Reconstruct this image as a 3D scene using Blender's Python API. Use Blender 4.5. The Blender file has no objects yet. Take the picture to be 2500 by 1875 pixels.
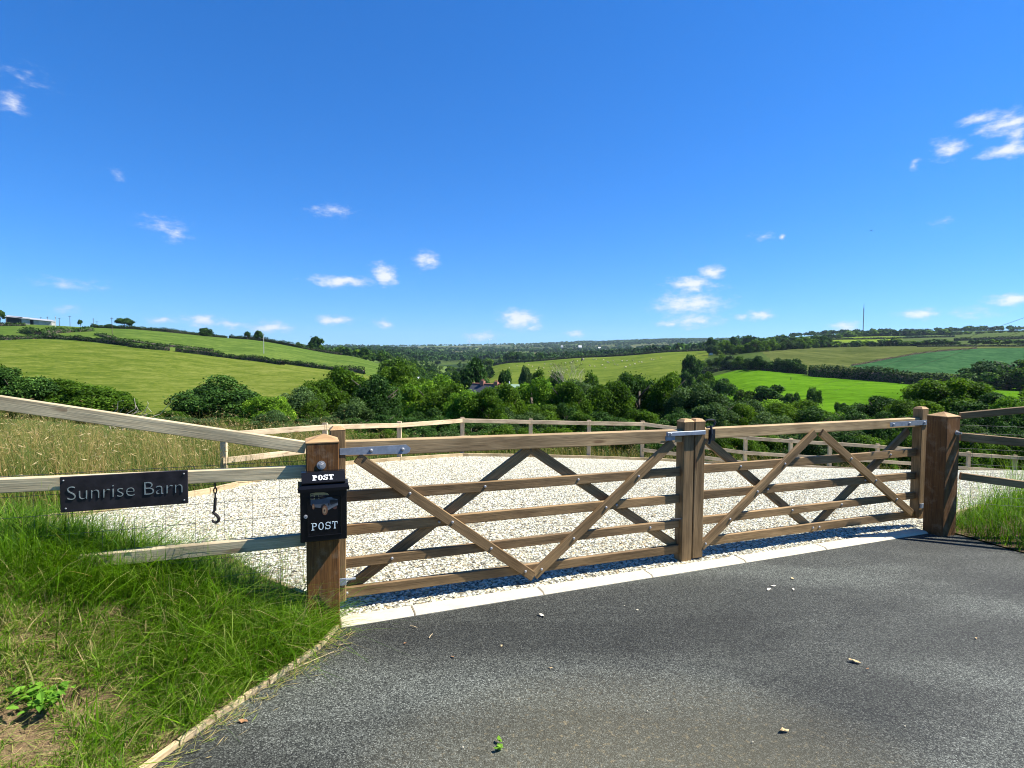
import bpy, math, random
import numpy as np
from mathutils import Vector, Matrix

random.seed(7)
RNG = np.random.default_rng(7)
SC = bpy.context.scene
COL = SC.collection

# ------------------------------------------------------------------ camera
F, PIT, ROLL, EYE = 1388.0, 0.0440, 0.0080, 1.65
CP, SP, CR, SR = math.cos(PIT), math.sin(PIT), math.cos(ROLL), math.sin(ROLL)
cam = bpy.data.cameras.new('camera')
cam.sensor_width = 36.0
cam.lens = 36.0 * F / 2500.0
cam.clip_start = 0.05
cam.clip_end = 40000.0
cam_o = bpy.data.objects.new('camera', cam)
COL.objects.link(cam_o)
_U = Vector((0, SP, CP)); _X = Vector((1, 0, 0)); _FW = Vector((0, CP, -SP))
_r = _X * CR + _U * SR
_u = _U * CR - _X * SR
cam_o.matrix_world = Matrix(((_r.x, _u.x, -_FW.x, 0), (_r.y, _u.y, -_FW.y, 0),
                             (_r.z, _u.z, -_FW.z, EYE), (0, 0, 0, 1)))
SC.camera = cam_o

# ------------------------------------------------------------------ world and sun
SUN = Vector((0.765, 0.095, 1.0)).normalized()      # from the slant of the shadows on posts and rails
SUN_EL = math.asin(SUN.z)
SUN_AZ = math.atan2(SUN.x, SUN.y)
sun = bpy.data.lights.new('sun', 'SUN')
sun.energy = 5.0
sun.angle = math.radians(0.5)
sun.color = (1.0, 0.955, 0.88)
sun_o = bpy.data.objects.new('sun', sun)
sun_o.rotation_euler = (-SUN).to_track_quat('-Z', 'Y').to_euler()
sun_o.location = (30, 5, 40)
COL.objects.link(sun_o)

SC.view_settings.view_transform = 'Standard'
SC.view_settings.look = 'None'
SC.view_settings.gamma = 1.0
SC.view_settings.use_curve_mapping = False
SC.view_settings.exposure = 1.22
SC.cycles.pixel_filter_type = 'BLACKMAN_HARRIS'
SC.cycles.filter_width = 1.05
SKY_STRENGTH = 0.065


def ray(px, py):
    a = (px - 1250.0) / F
    b = (py - 937.5) / F
    x = CR * a + SR * b
    u = -(-SR * a + CR * b)
    return np.array((x, CP + u * SP, -SP + u * CP))


def at(px, py, Y):
    d = ray(px, py)
    return Vector(d * (Y / d[1])) + Vector((0, 0, EYE))


def on_z(px, py, z):
    d = ray(px, py)
    return Vector(d * ((z - EYE) / d[2])) + Vector((0, 0, EYE))


def to_px(P):
    P = np.asarray(P, float)
    X, Y, z = P[..., 0], P[..., 1], P[..., 2] - EYE
    d = Y * CP - z * SP
    u = Y * SP + z * CP
    x, y = X / d, -u / d
    return 1250 + F * (CR * x - SR * y), 937.5 + F * (SR * x + CR * y), d


CLOUDS = [  # azimuth/elevation come from where each small cloud hangs in the sky
    (18, 250, 30, 18, .7), (2400, 286, 40, 10, .85), (2462, 302, 40, 15, .9), (2485, 332, 24, 24, .8), (2460, 368, 44, 12, 1.1), (2312, 364, 28, 19, .8),
    (283, 428, 22, 12, .5), (400, 548, 50, 16, .5), (430, 570, 26, 18, .6), (812, 513, 50, 14, .6), (1038, 634, 34, 18, .85),
    (938, 670, 31, 23, 1.15), (833, 686, 75, 13, 1.05), (1741, 668, 34, 15, .95), (1690, 695, 64, 18, 1.05),
    (1684, 742, 86, 27, .95), (1695, 782, 80, 17, .8), (1628, 790, 34, 12, .7), (1814, 777, 18, 7, .9), (1860, 770, 30, 11, 1.0),
    (492, 786, 46, 12, 1.0), (662, 797, 44, 14, 1.05), (565, 792, 56, 9, .7), (820, 783, 52, 12, .9), (938, 790, 24, 10, .9),
    (1267, 778, 52, 24, 1.1), (1290, 800, 36, 10, .7), (1176, 823, 52, 12, .8), (1408, 816, 24, 10, .9), (2068, 797, 36, 11, .9),
    (2243, 766, 42, 13, .95), (2470, 729, 38, 12, 1.1), (1910, 583, 9, 8, .8), (1860, 580, 22, 11, .6), (170, 692, 66, 13, .45),
    (164, 757, 46, 9, .5), (2374, 760, 50, 14, .5), (60, 190, 50, 16, .3), (400, 783, 24, 10, .7), (2300, 545, 20, 12, .35), (2232, 402, 12, 10, .6)]


def build_world():
    w = bpy.data.worlds.new('World')
    SC.world = w
    w.use_nodes = True
    nt = w.node_tree
    nd, lk = nt.nodes, nt.links
    nd.clear()
    out = nd.new('ShaderNodeOutputWorld')
    bg = nd.new('ShaderNodeBackground')
    sky = nd.new('ShaderNodeTexSky')
    sky.sky_type = 'NISHITA'
    sky.sun_disc = False
    sky.sun_elevation = SUN_EL
    sky.sun_rotation = SUN_AZ
    sky.altitude = 0
    sky.air_density = 1.0
    sky.dust_density = 0.0
    sky.ozone_density = 3.0
    hs = nd.new('ShaderNodeHueSaturation')
    hs.inputs['Saturation'].default_value = SKY_SAT
    hs.inputs['Value'].default_value = 1.0
    hs.inputs['Hue'].default_value = SKY_HUE
    gn = nd.new('ShaderNodeMix'); gn.data_type = 'RGBA'; gn.blend_type = 'MULTIPLY'
    gn.inputs['Factor'].default_value = 1.0
    gn.inputs['B'].default_value = (*SKY_GAIN, 1)
    gm = nd.new('ShaderNodeGamma'); gm.inputs['Gamma'].default_value = SKY_GAMMA
    lk.new(sky.outputs[0], gm.inputs['Color']); lk.new(gm.outputs[0], gn.inputs['A'])
    lk.new(gn.outputs['Result'], hs.inputs['Color'])
    bg.inputs['Strength'].default_value = SKY_STRENGTH
    tc = nd.new('ShaderNodeTexCoord')
    sep = nd.new('ShaderNodeSeparateXYZ')
    lk.new(tc.outputs['Generated'], sep.inputs[0])

    def m(op, a, b=None, c=None):
        n = nd.new('ShaderNodeMath')
        n.operation = op
        for i, v in enumerate((a, b, c)):
            if v is None:
                continue
            if isinstance(v, (int, float)):
                n.inputs[i].default_value = v
            else:
                lk.new(v, n.inputs[i])
        return n.outputs[0]
    az = m('ARCTAN2', sep.outputs[0], sep.outputs[1])
    el = m('ARCSINE', sep.outputs[2])
    comb = nd.new('ShaderNodeCombineXYZ')
    lk.new(az, comb.inputs[0]); lk.new(el, comb.inputs[1])
    # wispy distortion of the outline
    dn = nd.new('ShaderNodeTexNoise')
    dn.inputs['Scale'].default_value = 26.0
    dn.inputs['Detail'].default_value = 4.0
    lk.new(comb.outputs[0], dn.inputs['Vector'])
    ds = nd.new('ShaderNodeVectorMath'); ds.operation = 'SUBTRACT'
    lk.new(dn.outputs['Color'], ds.inputs[0]); ds.inputs[1].default_value = (.5, .5, .5)
    dm = nd.new('ShaderNodeVectorMath'); dm.operation = 'MULTIPLY'
    lk.new(ds.outputs[0], dm.inputs[0]); dm.inputs[1].default_value = (.045, .02, 0)
    da = nd.new('ShaderNodeVectorMath'); da.operation = 'ADD'
    lk.new(comb.outputs[0], da.inputs[0]); lk.new(dm.outputs[0], da.inputs[1])
    lst = []
    for (px, py, wx, wy, k) in CLOUDS:
        d = ray(px, py); d = d / np.linalg.norm(d)
        lst.append((math.atan2(d[0], d[1]), math.asin(d[2]), wx / F * 1.3, wy / F * 1.45, k))
    rr = random.Random(3)
    for i in range(16):                       # the same small clouds go on round the rest of the sky
        a = math.radians(55 + rr.random() * 250)
        a = a - 2 * math.pi if a > math.pi else a
        lst.append((a, math.radians(4 + 22 * rr.random()), .02 + .05 * rr.random(), .008 + .016 * rr.random(), .6 + .5 * rr.random()))
    cur = None
    for (a, e, wa, we, k) in lst:
        s = nd.new('ShaderNodeVectorMath'); s.operation = 'SUBTRACT'
        lk.new(da.outputs[0], s.inputs[0]); s.inputs[1].default_value = (a, e, 0)
        mm = nd.new('ShaderNodeVectorMath'); mm.operation = 'MULTIPLY'
        lk.new(s.outputs[0], mm.inputs[0]); mm.inputs[1].default_value = (1 / wa, 1 / we, 0)
        ln = nd.new('ShaderNodeVectorMath'); ln.operation = 'LENGTH'
        lk.new(mm.outputs[0], ln.inputs[0])
        v = m('MULTIPLY_ADD', ln.outputs['Value'], -k, k)
        cur = v if cur is None else m('MAXIMUM', cur, v)
    n2 = nd.new('ShaderNodeTexNoise')
    n2.inputs['Scale'].default_value = 55.0
    n2.inputs['Detail'].default_value = 5.0
    n2.inputs['Roughness'].default_value = .6
    mp = nd.new('ShaderNodeMapping'); mp.inputs['Scale'].default_value = (1, 2.2, 1)
    lk.new(comb.outputs[0], mp.inputs['Vector']); lk.new(mp.outputs[0], n2.inputs['Vector'])
    body = m('ADD', cur, m('MULTIPLY', m('SUBTRACT', n2.outputs['Fac'], .5), 1.25))
    mr = nd.new('ShaderNodeMapRange'); mr.interpolation_type = 'SMOOTHSTEP'
    mr.inputs['From Min'].default_value = .05
    mr.inputs['From Max'].default_value = 1.0
    lk.new(body, mr.inputs['Value'])
    mix = nd.new('ShaderNodeMix'); mix.data_type = 'RGBA'
    lk.new(m('MULTIPLY', mr.outputs[0], .93), mix.inputs['Factor'])
    lk.new(hs.outputs[0], mix.inputs['A'])
    cm = nd.new('ShaderNodeMix'); cm.data_type = 'RGBA'
    lk.new(mr.outputs[0], cm.inputs['Factor'])
    q = 1 / SKY_STRENGTH
    cm.inputs['A'].default_value = (.25 * q, .30 * q, .43 * q, 1)
    cm.inputs['B'].default_value = (.42 * q, .43 * q, .45 * q, 1)
    lk.new(cm.outputs['Result'], mix.inputs['B'])
    lk.new(mix.outputs['Result'], bg.inputs['Color'])
    lk.new(bg.outputs[0], out.inputs['Surface'])


SKY_SAT, SKY_HUE, SKY_GAMMA, SKY_GAIN = 1.1, 0.5, 0.9, (0.47, 0.84, 1.40)
build_world()

# ------------------------------------------------------------------ helpers
def tag(o, label=None, cat=None, group=None, kind=None):
    if label: o['label'] = label
    if cat: o['category'] = cat
    if group: o['group'] = group
    if kind: o['kind'] = kind
    return o


def empty(name, loc=(0, 0, 0), rz=0.0, label=None, cat=None, group=None):
    o = bpy.data.objects.new(name, None)
    o.empty_display_size = .1
    o.location = loc
    o.rotation_euler = (0, 0, rz)
    COL.objects.link(o)
    return tag(o, label, cat, group)


def link(name, me, parent=None, mat=None):
    o = bpy.data.objects.new(name, me)
    COL.objects.link(o)
    if parent is not None: o.parent = parent
    if mat is not None and not me.materials: me.materials.append(mat)
    return o


def np_mesh(name, verts, faces, mat=None, tint=None, smooth=False, mats=None, midx=None):
    """faces: (n,3) or (n,4) array, or list of those"""
    me = bpy.data.meshes.new(name)
    verts = np.asarray(verts, np.float32)
    fl = faces if isinstance(faces, list) else [faces]
    fl = [np.asarray(f, np.int32) for f in fl if len(f)]
    idx = np.concatenate([f.ravel() for f in fl])
    tot = np.concatenate([np.full(len(f), f.shape[1], np.int32) for f in fl])
    st = np.concatenate(([0], np.cumsum(tot)[:-1])).astype(np.int32)
    me.vertices.add(len(verts)); me.vertices.foreach_set('co', verts.ravel())
    me.loops.add(len(idx)); me.loops.foreach_set('vertex_index', idx)
    me.polygons.add(len(tot))
    me.polygons.foreach_set('loop_start', st)
    me.polygons.foreach_set('loop_total', tot)
    if smooth: me.polygons.foreach_set('use_smooth', np.ones(len(tot), bool))
    for mm in (mats or ([mat] if mat else [])): me.materials.append(mm)
    if midx is not None: me.polygons.foreach_set('material_index', np.asarray(midx, np.int32))
    me.update(calc_edges=True)
    if tint is not None:
        at_ = me.attributes.new('tint', 'FLOAT', 'FACE')
        at_.data.foreach_set('value', np.asarray(tint, np.float32))
    return me


class MB:
    """collects simple shapes of ONE part"""
    def __init__(s): s.v = []; s.f = []; s.m = []

    def add(s, vs, fs, mi=0):
        b = len(s.v)
        s.v += [tuple(v) for v in vs]
        s.f += [tuple(i + b for i in f) for f in fs]
        s.m += [mi] * len(fs)

    def box(s, x0, x1, y0, y1, z0, z1, ch=0.0, mi=0):
        if ch <= 0:
            s.add([(x0, y0, z0), (x1, y0, z0), (x1, y1, z0), (x0, y1, z0), (x0, y0, z1), (x1, y0, z1), (x1, y1, z1), (x0, y1, z1)],
                  [(0, 3, 2, 1), (4, 5, 6, 7), (0, 1, 5, 4), (1, 2, 6, 5), (2, 3, 7, 6), (3, 0, 4, 7)], mi)
        else:   # bevelled box
            c = ch
            vs = []
            for (zz, ins) in ((z0, c), (z0 + c, 0), (z1 - c, 0), (z1, c)):
                a0, a1, b0, b1 = x0 + ins, x1 - ins, y0 + ins, y1 - ins
                k = c if ins == 0 else 0
                vs += [(a0 + k, b0, zz), (a1 - k, b0, zz), (a1, b0 + k, zz), (a1, b1 - k, zz), (a1 - k, b1, zz), (a0 + k, b1, zz), (a0, b1 - k, zz), (a0, b0 + k, zz)]
            fs = [tuple(range(7, -1, -1)), tuple(range(24, 32))]
            for r in range(3):
                for i in range(8):
                    j = (i + 1) % 8
                    fs.append((r * 8 + i, r * 8 + j, r * 8 + 8 + j, r * 8 + 8 + i))
            s.add(vs, fs, mi)

    def tube(s, pts, rad, n=8, cap=True, mi=0):
        pts = [Vector(p) for p in pts]
        rads = rad if isinstance(rad, (list, tuple)) else [rad] * len(pts)
        vs, fs = [], []
        pn = None
        for i, p in enumerate(pts):
            t = (pts[min(i + 1, len(pts) - 1)] - pts[max(i - 1, 0)]).normalized()
            ref = pn if pn is not None else (Vector((0, 0, 1)) if abs(t.z) < .9 else Vector((1, 0, 0)))
            a = (ref - t * ref.dot(t))
            a = a.normalized() if a.length > 1e-6 else t.orthogonal().normalized()
            pn = a
            b = t.cross(a)
            for k in range(n):
                th = 2 * math.pi * k / n
                vs.append(p + (a * math.cos(th) + b * math.sin(th)) * rads[i])
        for i in range(len(pts) - 1):
            for k in range(n):
                k2 = (k + 1) % n
                fs.append((i * n + k, i * n + k2, (i + 1) * n + k2, (i + 1) * n + k))
        if cap:
            fs.append(tuple(range(n - 1, -1, -1)))
            fs.append(tuple((len(pts) - 1) * n + k for k in range(n)))
        s.add(vs, fs, mi)

    def dome(s, c, axis, r, h, n=10, mi=0):
        """bolt head: a low dome on a base at c pointing along axis"""
        ax = Vector(axis).normalized(); a = ax.orthogonal().normalized(); b = ax.cross(a); c = Vector(c)
        vs = []
        for (rr, hh) in ((1, 0), (1, .35), (.82, .75), (.45, .98)):
            for k in range(n):
                th = 2 * math.pi * k / n
                vs.append(c + (a * math.cos(th) + b * math.sin(th)) * r * rr + ax * h * hh)
        fs = []
        for i in range(3):
            for k in range(n):
                k2 = (k + 1) % n
                fs.append((i * n + k, i * n + k2, (i + 1) * n + k2, (i + 1) * n + k))
        fs.append(tuple(3 * n + k for k in range(n)))
        s.add(vs, fs, mi)

    def mesh(s, name, mats, smooth=False):
        me = bpy.data.meshes.new(name)
        me.from_pydata(s.v, [], s.f)
        for mm in (mats if isinstance(mats, (list, tuple)) else [mats]): me.materials.append(mm)
        me.polygons.foreach_set('material_index', s.m)
        if smooth: me.polygons.foreach_set('use_smooth', [True] * len(s.f))
        me.update()
        return me

    def build(s, name, mats, parent=None, smooth=False):
        return link(name, s.mesh(name, mats, smooth), parent)


def beam(name, p0, p1, wy, wz, mat, parent=None, ch=.004, side=(0, 1, 0), warp=0.0):
    """a sawn timber from p0 to p1; its own X runs along the grain; wy across 'side', wz the other way"""
    p0, p1 = Vector(p0), Vector(p1)
    d = p1 - p0
    L = d.length
    x = d.normalized()
    y = Vector(side); y = (y - x * y.dot(x)).normalized()
    z = x.cross(y)
    n = max(1, int(L / .35))
    vs, fs = [], []
    hy, hz, c = wy / 2, wz / 2, ch
    ring = [(-hy + c, -hz), (hy - c, -hz), (hy, -hz + c), (hy, hz - c), (hy - c, hz), (-hy + c, hz), (-hy, hz - c), (-hy, -hz + c)]
    ph = random.random() * 6
    for i in range(n + 1):
        t = i / n
        oy = warp * math.sin(t * 3.1 + ph) - warp * math.sin(ph) * (1 - t) - warp * math.sin(3.1 + ph) * t
        for (a, b) in ring: vs.append((L * t, a + oy * .6, b + oy))
    for i in range(n):
        for k in range(8):
            k2 = (k + 1) % 8
            fs.append((i * 8 + k, i * 8 + k2, i * 8 + 8 + k2, i * 8 + 8 + k))
    fs.append(tuple(range(7, -1, -1))); fs.append(tuple(n * 8 + k for k in range(8)))
    me = bpy.data.meshes.new(name)
    me.from_pydata(vs, [], fs); me.materials.append(mat); me.update()
    o = link(name, me, parent)
    o.matrix_local = Matrix(((x.x, y.x, z.x, p0.x), (x.y, y.y, z.y, p0.y), (x.z, y.z, z.z, p0.z), (0, 0, 0, 1)))
    return o


def text_mesh(body, size, extrude=.002, offset=0.0, name='lettering'):
    c = bpy.data.curves.new(name, 'FONT')
    c.body = body; c.size = size; c.extrude = extrude; c.offset = offset; c.resolution_u = 4
    o = bpy.data.objects.new(name, c)
    COL.objects.link(o)
    bpy.context.view_layer.update()
    me = bpy.data.meshes.new_from_object(o.evaluated_get(bpy.context.evaluated_depsgraph_get()))
    bpy.data.objects.remove(o); bpy.data.curves.remove(c)
    me.name = name
    return me


# ------------------------------------------------------------------ materials
def new_mat(name):
    m = bpy.data.materials.new(name)
    m.use_nodes = True
    nt = m.node_tree
    for n in list(nt.nodes):
        if n.type != 'OUTPUT_MATERIAL' and n.type != 'BSDF_PRINCIPLED': nt.nodes.remove(n)
    return m, nt, nt.nodes['Principled BSDF']


def N(nt, typ, **kw):
    n = nt.nodes.new(typ)
    for k, v in kw.items():
        if k in ('operation', 'blend_type', 'data_type', 'interpolation_type', 'attribute_name', 'feature', 'attribute_type', 'noise_dimensions'): setattr(n, k, v)
        else: n.inputs[k.replace('_', ' ')].default_value = v
    return n


def ramp(nt, fac, stops):
    r = nt.nodes.new('ShaderNodeValToRGB')
    els = r.color_ramp.elements
    while len(els) < len(stops): els.new(.5)
    for e, (p, c) in zip(els, stops):
        e.position = p; e.color = (*c, 1)
    nt.links.new(fac, r.inputs['Fac'])
    return r.outputs['Color']


def mixc(nt, fac, a, b, mode='MIX'):
    n = nt.nodes.new('ShaderNodeMix'); n.data_type = 'RGBA'; n.blend_type = mode
    for key, v in (('Factor', fac), ('A', a), ('B', b)):
        s = n.inputs[key]
        if isinstance(v, (int, float)): s.default_value = v
        elif isinstance(v, tuple): s.default_value = (*v, 1)
        else: nt.links.new(v, s)
    return n.outputs['Result']


def math_(nt, op, a, b=0.0, clamp=False):
    n = nt.nodes.new('ShaderNodeMath'); n.operation = op; n.use_clamp = clamp
    for i, v in enumerate((a, b)):
        if isinstance(v, (int, float)): n.inputs[i].default_value = v
        else: nt.links.new(v, n.inputs[i])
    return n.outputs[0]


def noise(nt, vec, scale, detail=3.0, rough=.55, dist=0.0):
    n = nt.nodes.new('ShaderNodeTexNoise')
    n.inputs['Scale'].default_value = scale; n.inputs['Detail'].default_value = detail
    n.inputs['Roughness'].default_value = rough; n.inputs['Distortion'].default_value = dist
    if vec is not None: nt.links.new(vec, n.inputs['Vector'])
    return n.outputs['Fac']


def mapping(nt, vec, scale=(1, 1, 1), rot=(0, 0, 0)):
    n = nt.nodes.new('ShaderNodeMapping')
    n.inputs['Scale'].default_value = scale; n.inputs['Rotation'].default_value = rot
    nt.links.new(vec, n.inputs['Vector'])
    return n.outputs[0]


def bump(nt, bsdf, h, strength=.3, dist=.01):
    b = nt.nodes.new('ShaderNodeBump')
    b.inputs['Strength'].default_value = strength; b.inputs['Distance'].default_value = dist
    nt.links.new(h, b.inputs['Height']); nt.links.new(b.outputs[0], bsdf.inputs['Normal'])


def wood(name, light, mid, dark, rough=.75, knots=True, weather=None):
    m, nt, b = new_mat(name)
    tc = nt.nodes.new('ShaderNodeTexCoord'); oi = nt.nodes.new('ShaderNodeObjectInfo')
    off = nt.nodes.new('ShaderNodeVectorMath'); off.operation = 'MULTIPLY_ADD'
    cb = nt.nodes.new('ShaderNodeCombineXYZ')
    for i in range(3): nt.links.new(math_(nt, 'MULTIPLY', oi.outputs['Random'], (37.0, 11.0, 17.0)[i]), cb.inputs[i])
    off = nt.nodes.new('ShaderNodeVectorMath'); off.operation = 'ADD'
    nt.links.new(tc.outputs['Object'], off.inputs[0]); nt.links.new(cb.outputs[0], off.inputs[1])
    v = off.outputs[0]
    g1 = noise(nt, mapping(nt, v, (1.3, 26, 26)), 1.0, 4, .6, .6)
    g2 = noise(nt, mapping(nt, v, (7, 240, 240)), 1.0, 2, .6)
    big = noise(nt, mapping(nt, v, (2.2, 5, 5)), 1.0, 3, .5)
    c = ramp(nt, g1, [(.28, dark), (.5, mid), (.72, light)])
    c = mixc(nt, .4, c, ramp(nt, g2, [(.3, tuple(x * .45 for x in mid)), (.7, tuple(min(1, x * 1.35) for x in light))]))
    c = mixc(nt, .8, c, ramp(nt, big, [(.28, (.50, .47, .43)), (.5, (.95, .95, .94)), (.72, (1.3, 1.28, 1.25))]), 'MULTIPLY')
    if knots:
        vo = nt.nodes.new('ShaderNodeTexVoronoi'); vo.inputs['Scale'].default_value = 1.0
        nt.links.new(mapping(nt, v, (2.6, 11, 11)), vo.inputs['Vector'])
        k = ramp(nt, vo.outputs['Distance'], [(.10, (1, 1, 1)), (.2, (0, 0, 0))])
        sel = math_(nt, 'GREATER_THAN', noise(nt, mapping(nt, v, (2.6, 11, 11)), .7, 0), .5)
        c = mixc(nt, math_(nt, 'MULTIPLY', k, math_(nt, 'MULTIPLY', sel, .75)), c, tuple(x * .42 for x in (mid[0] * 1.05, mid[1] * .8, mid[2] * .7)))
    if weather:
        wn = noise(nt, v, 9.0, 4, .7)
        c = mixc(nt, math_(nt, 'MULTIPLY', ramp(nt, wn, [(.52, (0, 0, 0)), (.7, (1, 1, 1))]), weather[3]), c, weather[:3])
    c = mixc(nt, 1.0, c, ramp(nt, oi.outputs['Random'], [(0, (.86, .86, .86)), (1, (1.12, 1.1, 1.06))]), 'MULTIPLY')
    nt.links.new(c, b.inputs['Base Color'])
    b.inputs['Roughness'].default_value = rough
    b.inputs['Specular IOR Level'].default_value = .25
    bump(nt, b, math_(nt, 'ADD', g2, math_(nt, 'MULTIPLY', g1, 1.5)), .35, .003)
    return m


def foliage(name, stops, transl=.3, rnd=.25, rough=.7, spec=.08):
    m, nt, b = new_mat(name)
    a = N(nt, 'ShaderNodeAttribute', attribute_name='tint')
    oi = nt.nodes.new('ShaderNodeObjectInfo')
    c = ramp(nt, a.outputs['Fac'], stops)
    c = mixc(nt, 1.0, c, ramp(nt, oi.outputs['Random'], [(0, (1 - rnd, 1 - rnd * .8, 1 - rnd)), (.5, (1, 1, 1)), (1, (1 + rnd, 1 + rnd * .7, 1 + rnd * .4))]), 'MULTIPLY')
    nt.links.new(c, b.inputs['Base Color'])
    b.inputs['Roughness'].default_value = rough
    b.inputs['Specular IOR Level'].default_value = spec
    if transl > 0:
        tr = nt.nodes.new('ShaderNodeBsdfTranslucent')
        c2 = mixc(nt, 1.0, c, (1.25, 1.3, .55), 'MULTIPLY')
        nt.links.new(c2, tr.inputs['Color'])
        mx = nt.nodes.new('ShaderNodeMixShader'); mx.inputs[0].default_value = transl
        nt.links.new(b.outputs[0], mx.inputs[1]); nt.links.new(tr.outputs[0], mx.inputs[2])
        nt.links.new(mx.outputs[0], nt.nodes['Material Output'].inputs['Surface'])
    return m


def plain(name, col, rough=.5, metal=0.0, var=.15, scale=20.0, bmp=0.0, spec=.5):
    m, nt, b = new_mat(name)
    tc = nt.nodes.new('ShaderNodeTexCoord')
    n = noise(nt, tc.outputs['Object'], scale, 4, .6)
    c = mixc(nt, 1.0, col, ramp(nt, n, [(.3, (1 - var,) * 3), (.7, (1 + var,) * 3)]), 'MULTIPLY')
    nt.links.new(c, b.inputs['Base Color'])
    b.inputs['Roughness'].default_value = rough; b.inputs['Metallic'].default_value = metal
    b.inputs['Specular IOR Level'].default_value = spec
    if bmp: bump(nt, b, n, bmp, .004)
    return m


def field_mat(name, light, mid, dark, streak=(.25, .06), rot=.4, big=.012, fine=1.0):
    """grazed or mown field: blades run together into streaks and patches"""
    m, nt, b = new_mat(name)
    tc = nt.nodes.new('ShaderNodeTexCoord')
    v = tc.outputs['Object']
    s1 = noise(nt, mapping(nt, v, (streak[0], streak[1], 0.01), (0, 0, rot)), 1.0, 5, .7, .8)
    s2 = noise(nt, mapping(nt, v, (1, 1, .01)), fine, 4, .75)
    s3 = noise(nt, mapping(nt, v, (1, 1, .01)), big, 3, .5)
    h = math_(nt, 'ADD', math_(nt, 'MULTIPLY', s1, .5), math_(nt, 'ADD', math_(nt, 'MULTIPLY', s2, .3), math_(nt, 'MULTIPLY', s3, .2)))
    c = ramp(nt, h, [(.40, dark), (.5, mid), (.60, light)])
    nt.links.new(c, b.inputs['Base Color'])
    b.inputs['Roughness'].default_value = 1
    b.inputs['Specular IOR Level'].default_value = 0
    return m


M = {}
M['gate_wood'] = wood('gate_timber', (.325, .215, .104), (.208, .132, .058), (.088, .053, .022))
M['lit_top_wood'] = wood('lit_top_rail_timber', (.48, .345, .185), (.34, .235, .115), (.165, .105, .048))  # gate timber in a paler copy: the top rail's stronger light as colour
M['post_wood'] = wood('post_timber', (.205, .096, .027), (.118, .050, .0145), (.040, .018, .0065), weather=(.42, .33, .22, .22))
M['post_top'] = wood('sunlit_cut_timber', (.52, .34, .17), (.42, .26, .12), (.26, .15, .07), knots=False)  # same timber, paler: cut end grain plus direct sun put into the colour
M['rail_wood'] = wood('fence_rail_timber', (.52, .44, .28), (.43, .355, .22), (.27, .205, .12))
M['pale_wood'] = wood('new_fence_timber', (.62, .50, .33), (.53, .41, .26), (.34, .25, .14))
M['edge_wood'] = wood('edging_timber', (.56, .45, .28), (.45, .34, .19), (.26, .18, .09), weather=(.15, .11, .06, .5))
M['zinc'] = plain('galvanised_steel', (.23, .265, .31), .55, .25, .18, 30, 0, .3)
M['bolt'] = plain('bolt_steel', (.36, .36, .36), .45, .5, .2, 60)
M['black_metal'] = plain('black_iron', (.012, .012, .014), .42, .2, .3, 40)
M['black_paint'] = plain('black_gloss_paint', (.004, .004, .005), .30, 0, .2, 90, .04, .28)
M['rust_chain'] = plain('dark_chain_steel', (.02, .016, .014), .6, .3, .4, 60)
M['slate'] = plain('slate_sign', (.019, .0165, .019), .42, 0, .45, 14, .03, .22)
M['silver_letter'] = plain('silver_letter', (.40, .46, .47), .3, .7, .2, 40)
M['white_letter'] = plain('white_letter', (.85, .86, .86), .5, 0, .03, 20)
M['pale_letter'] = plain('pale_grey_letter', (.60, .70, .72), .45, 0, .05, 20)
M['wire'] = plain('fence_wire', (.10, .10, .095), .7, .2, .1, 20)
M['kerb'] = plain('kerb_concrete', (.50, .445, .325), .9, 0, .10, 14, .15, .2)
M['white_wall'] = plain('white_render', (.75, .74, .70), .9, 0, .05, 2)
M['slate_roof'] = plain('slate_roof', (.040, .043, .050), .7, 0, .25, 3)
M['ridge'] = plain('clay_ridge', (.32, .13, .08), .8, 0, .15, 3)
M['brick'] = plain('brick_red', (.30, .13, .09), .85, 0, .2, 8)
M['green_tin'] = plain('green_tin_roof', (.16, .24, .15), .6, 0, .1, 1)
M['tin'] = plain('tin_roof', (.34, .35, .36), .5, .2, .1, 1)
M['dark_barn'] = plain('dark_barn_side', (.02, .02, .022), .8, 0, .2, 1)
M['pale_barn'] = plain('pale_barn_side', (.36, .355, .33), .8, 0, .3, .6)
M['pole'] = plain('pole_timber', (.09, .065, .045), .85, 0, .2, 3)
M['pale_pole'] = plain('pale_pole', (.55, .52, .47), .8, 0, .1, 3)
M['mast'] = plain('mast_steel', (.12, .10, .11), .6, 0, .2, .2)
M['turbine'] = plain('turbine_white', (.75, .75, .76), .5, 0, .02, 1)
M['wool'] = plain('wool', (.40, .37, .26), .95, 0, .15, 6)
M['cow_black'] = plain('cow_black', (.015, .013, .012), .8, 0, .2, 3)
M['bark'] = plain('bark', (.085, .065, .045), .9, 0, .3, 6, .3)
M['dead_wood'] = plain('dead_branch', (.42, .36, .28), .9, 0, .2, 6)
G3 = [(.0, (.024, .056, .006)), (.45, (.062, .128, .010)), (.8, (.115, .205, .018)), (1, (.19, .29, .03))]
M['leaf'] = foliage('leaf_mid_green', G3, .38)
M['leaf_dark'] = foliage('leaf_dark_green', [(.0, (0.0121, 0.0324, 0.0081)), (.5, (0.0378, 0.0918, 0.0162)), (.85, (0.0810, 0.1688, 0.0270)), (1, (0.1620, 0.2565, 0.0540))], .25)
M['leaf_bright'] = foliage('leaf_bright_green', [(.0, (0.0240, 0.0660, 0.0072)), (.45, (0.1020, 0.2100, 0.0168)), (.8, (0.2040, 0.3480, 0.0300)), (1, (0.3360, 0.4800, 0.0600))], .38)
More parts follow.
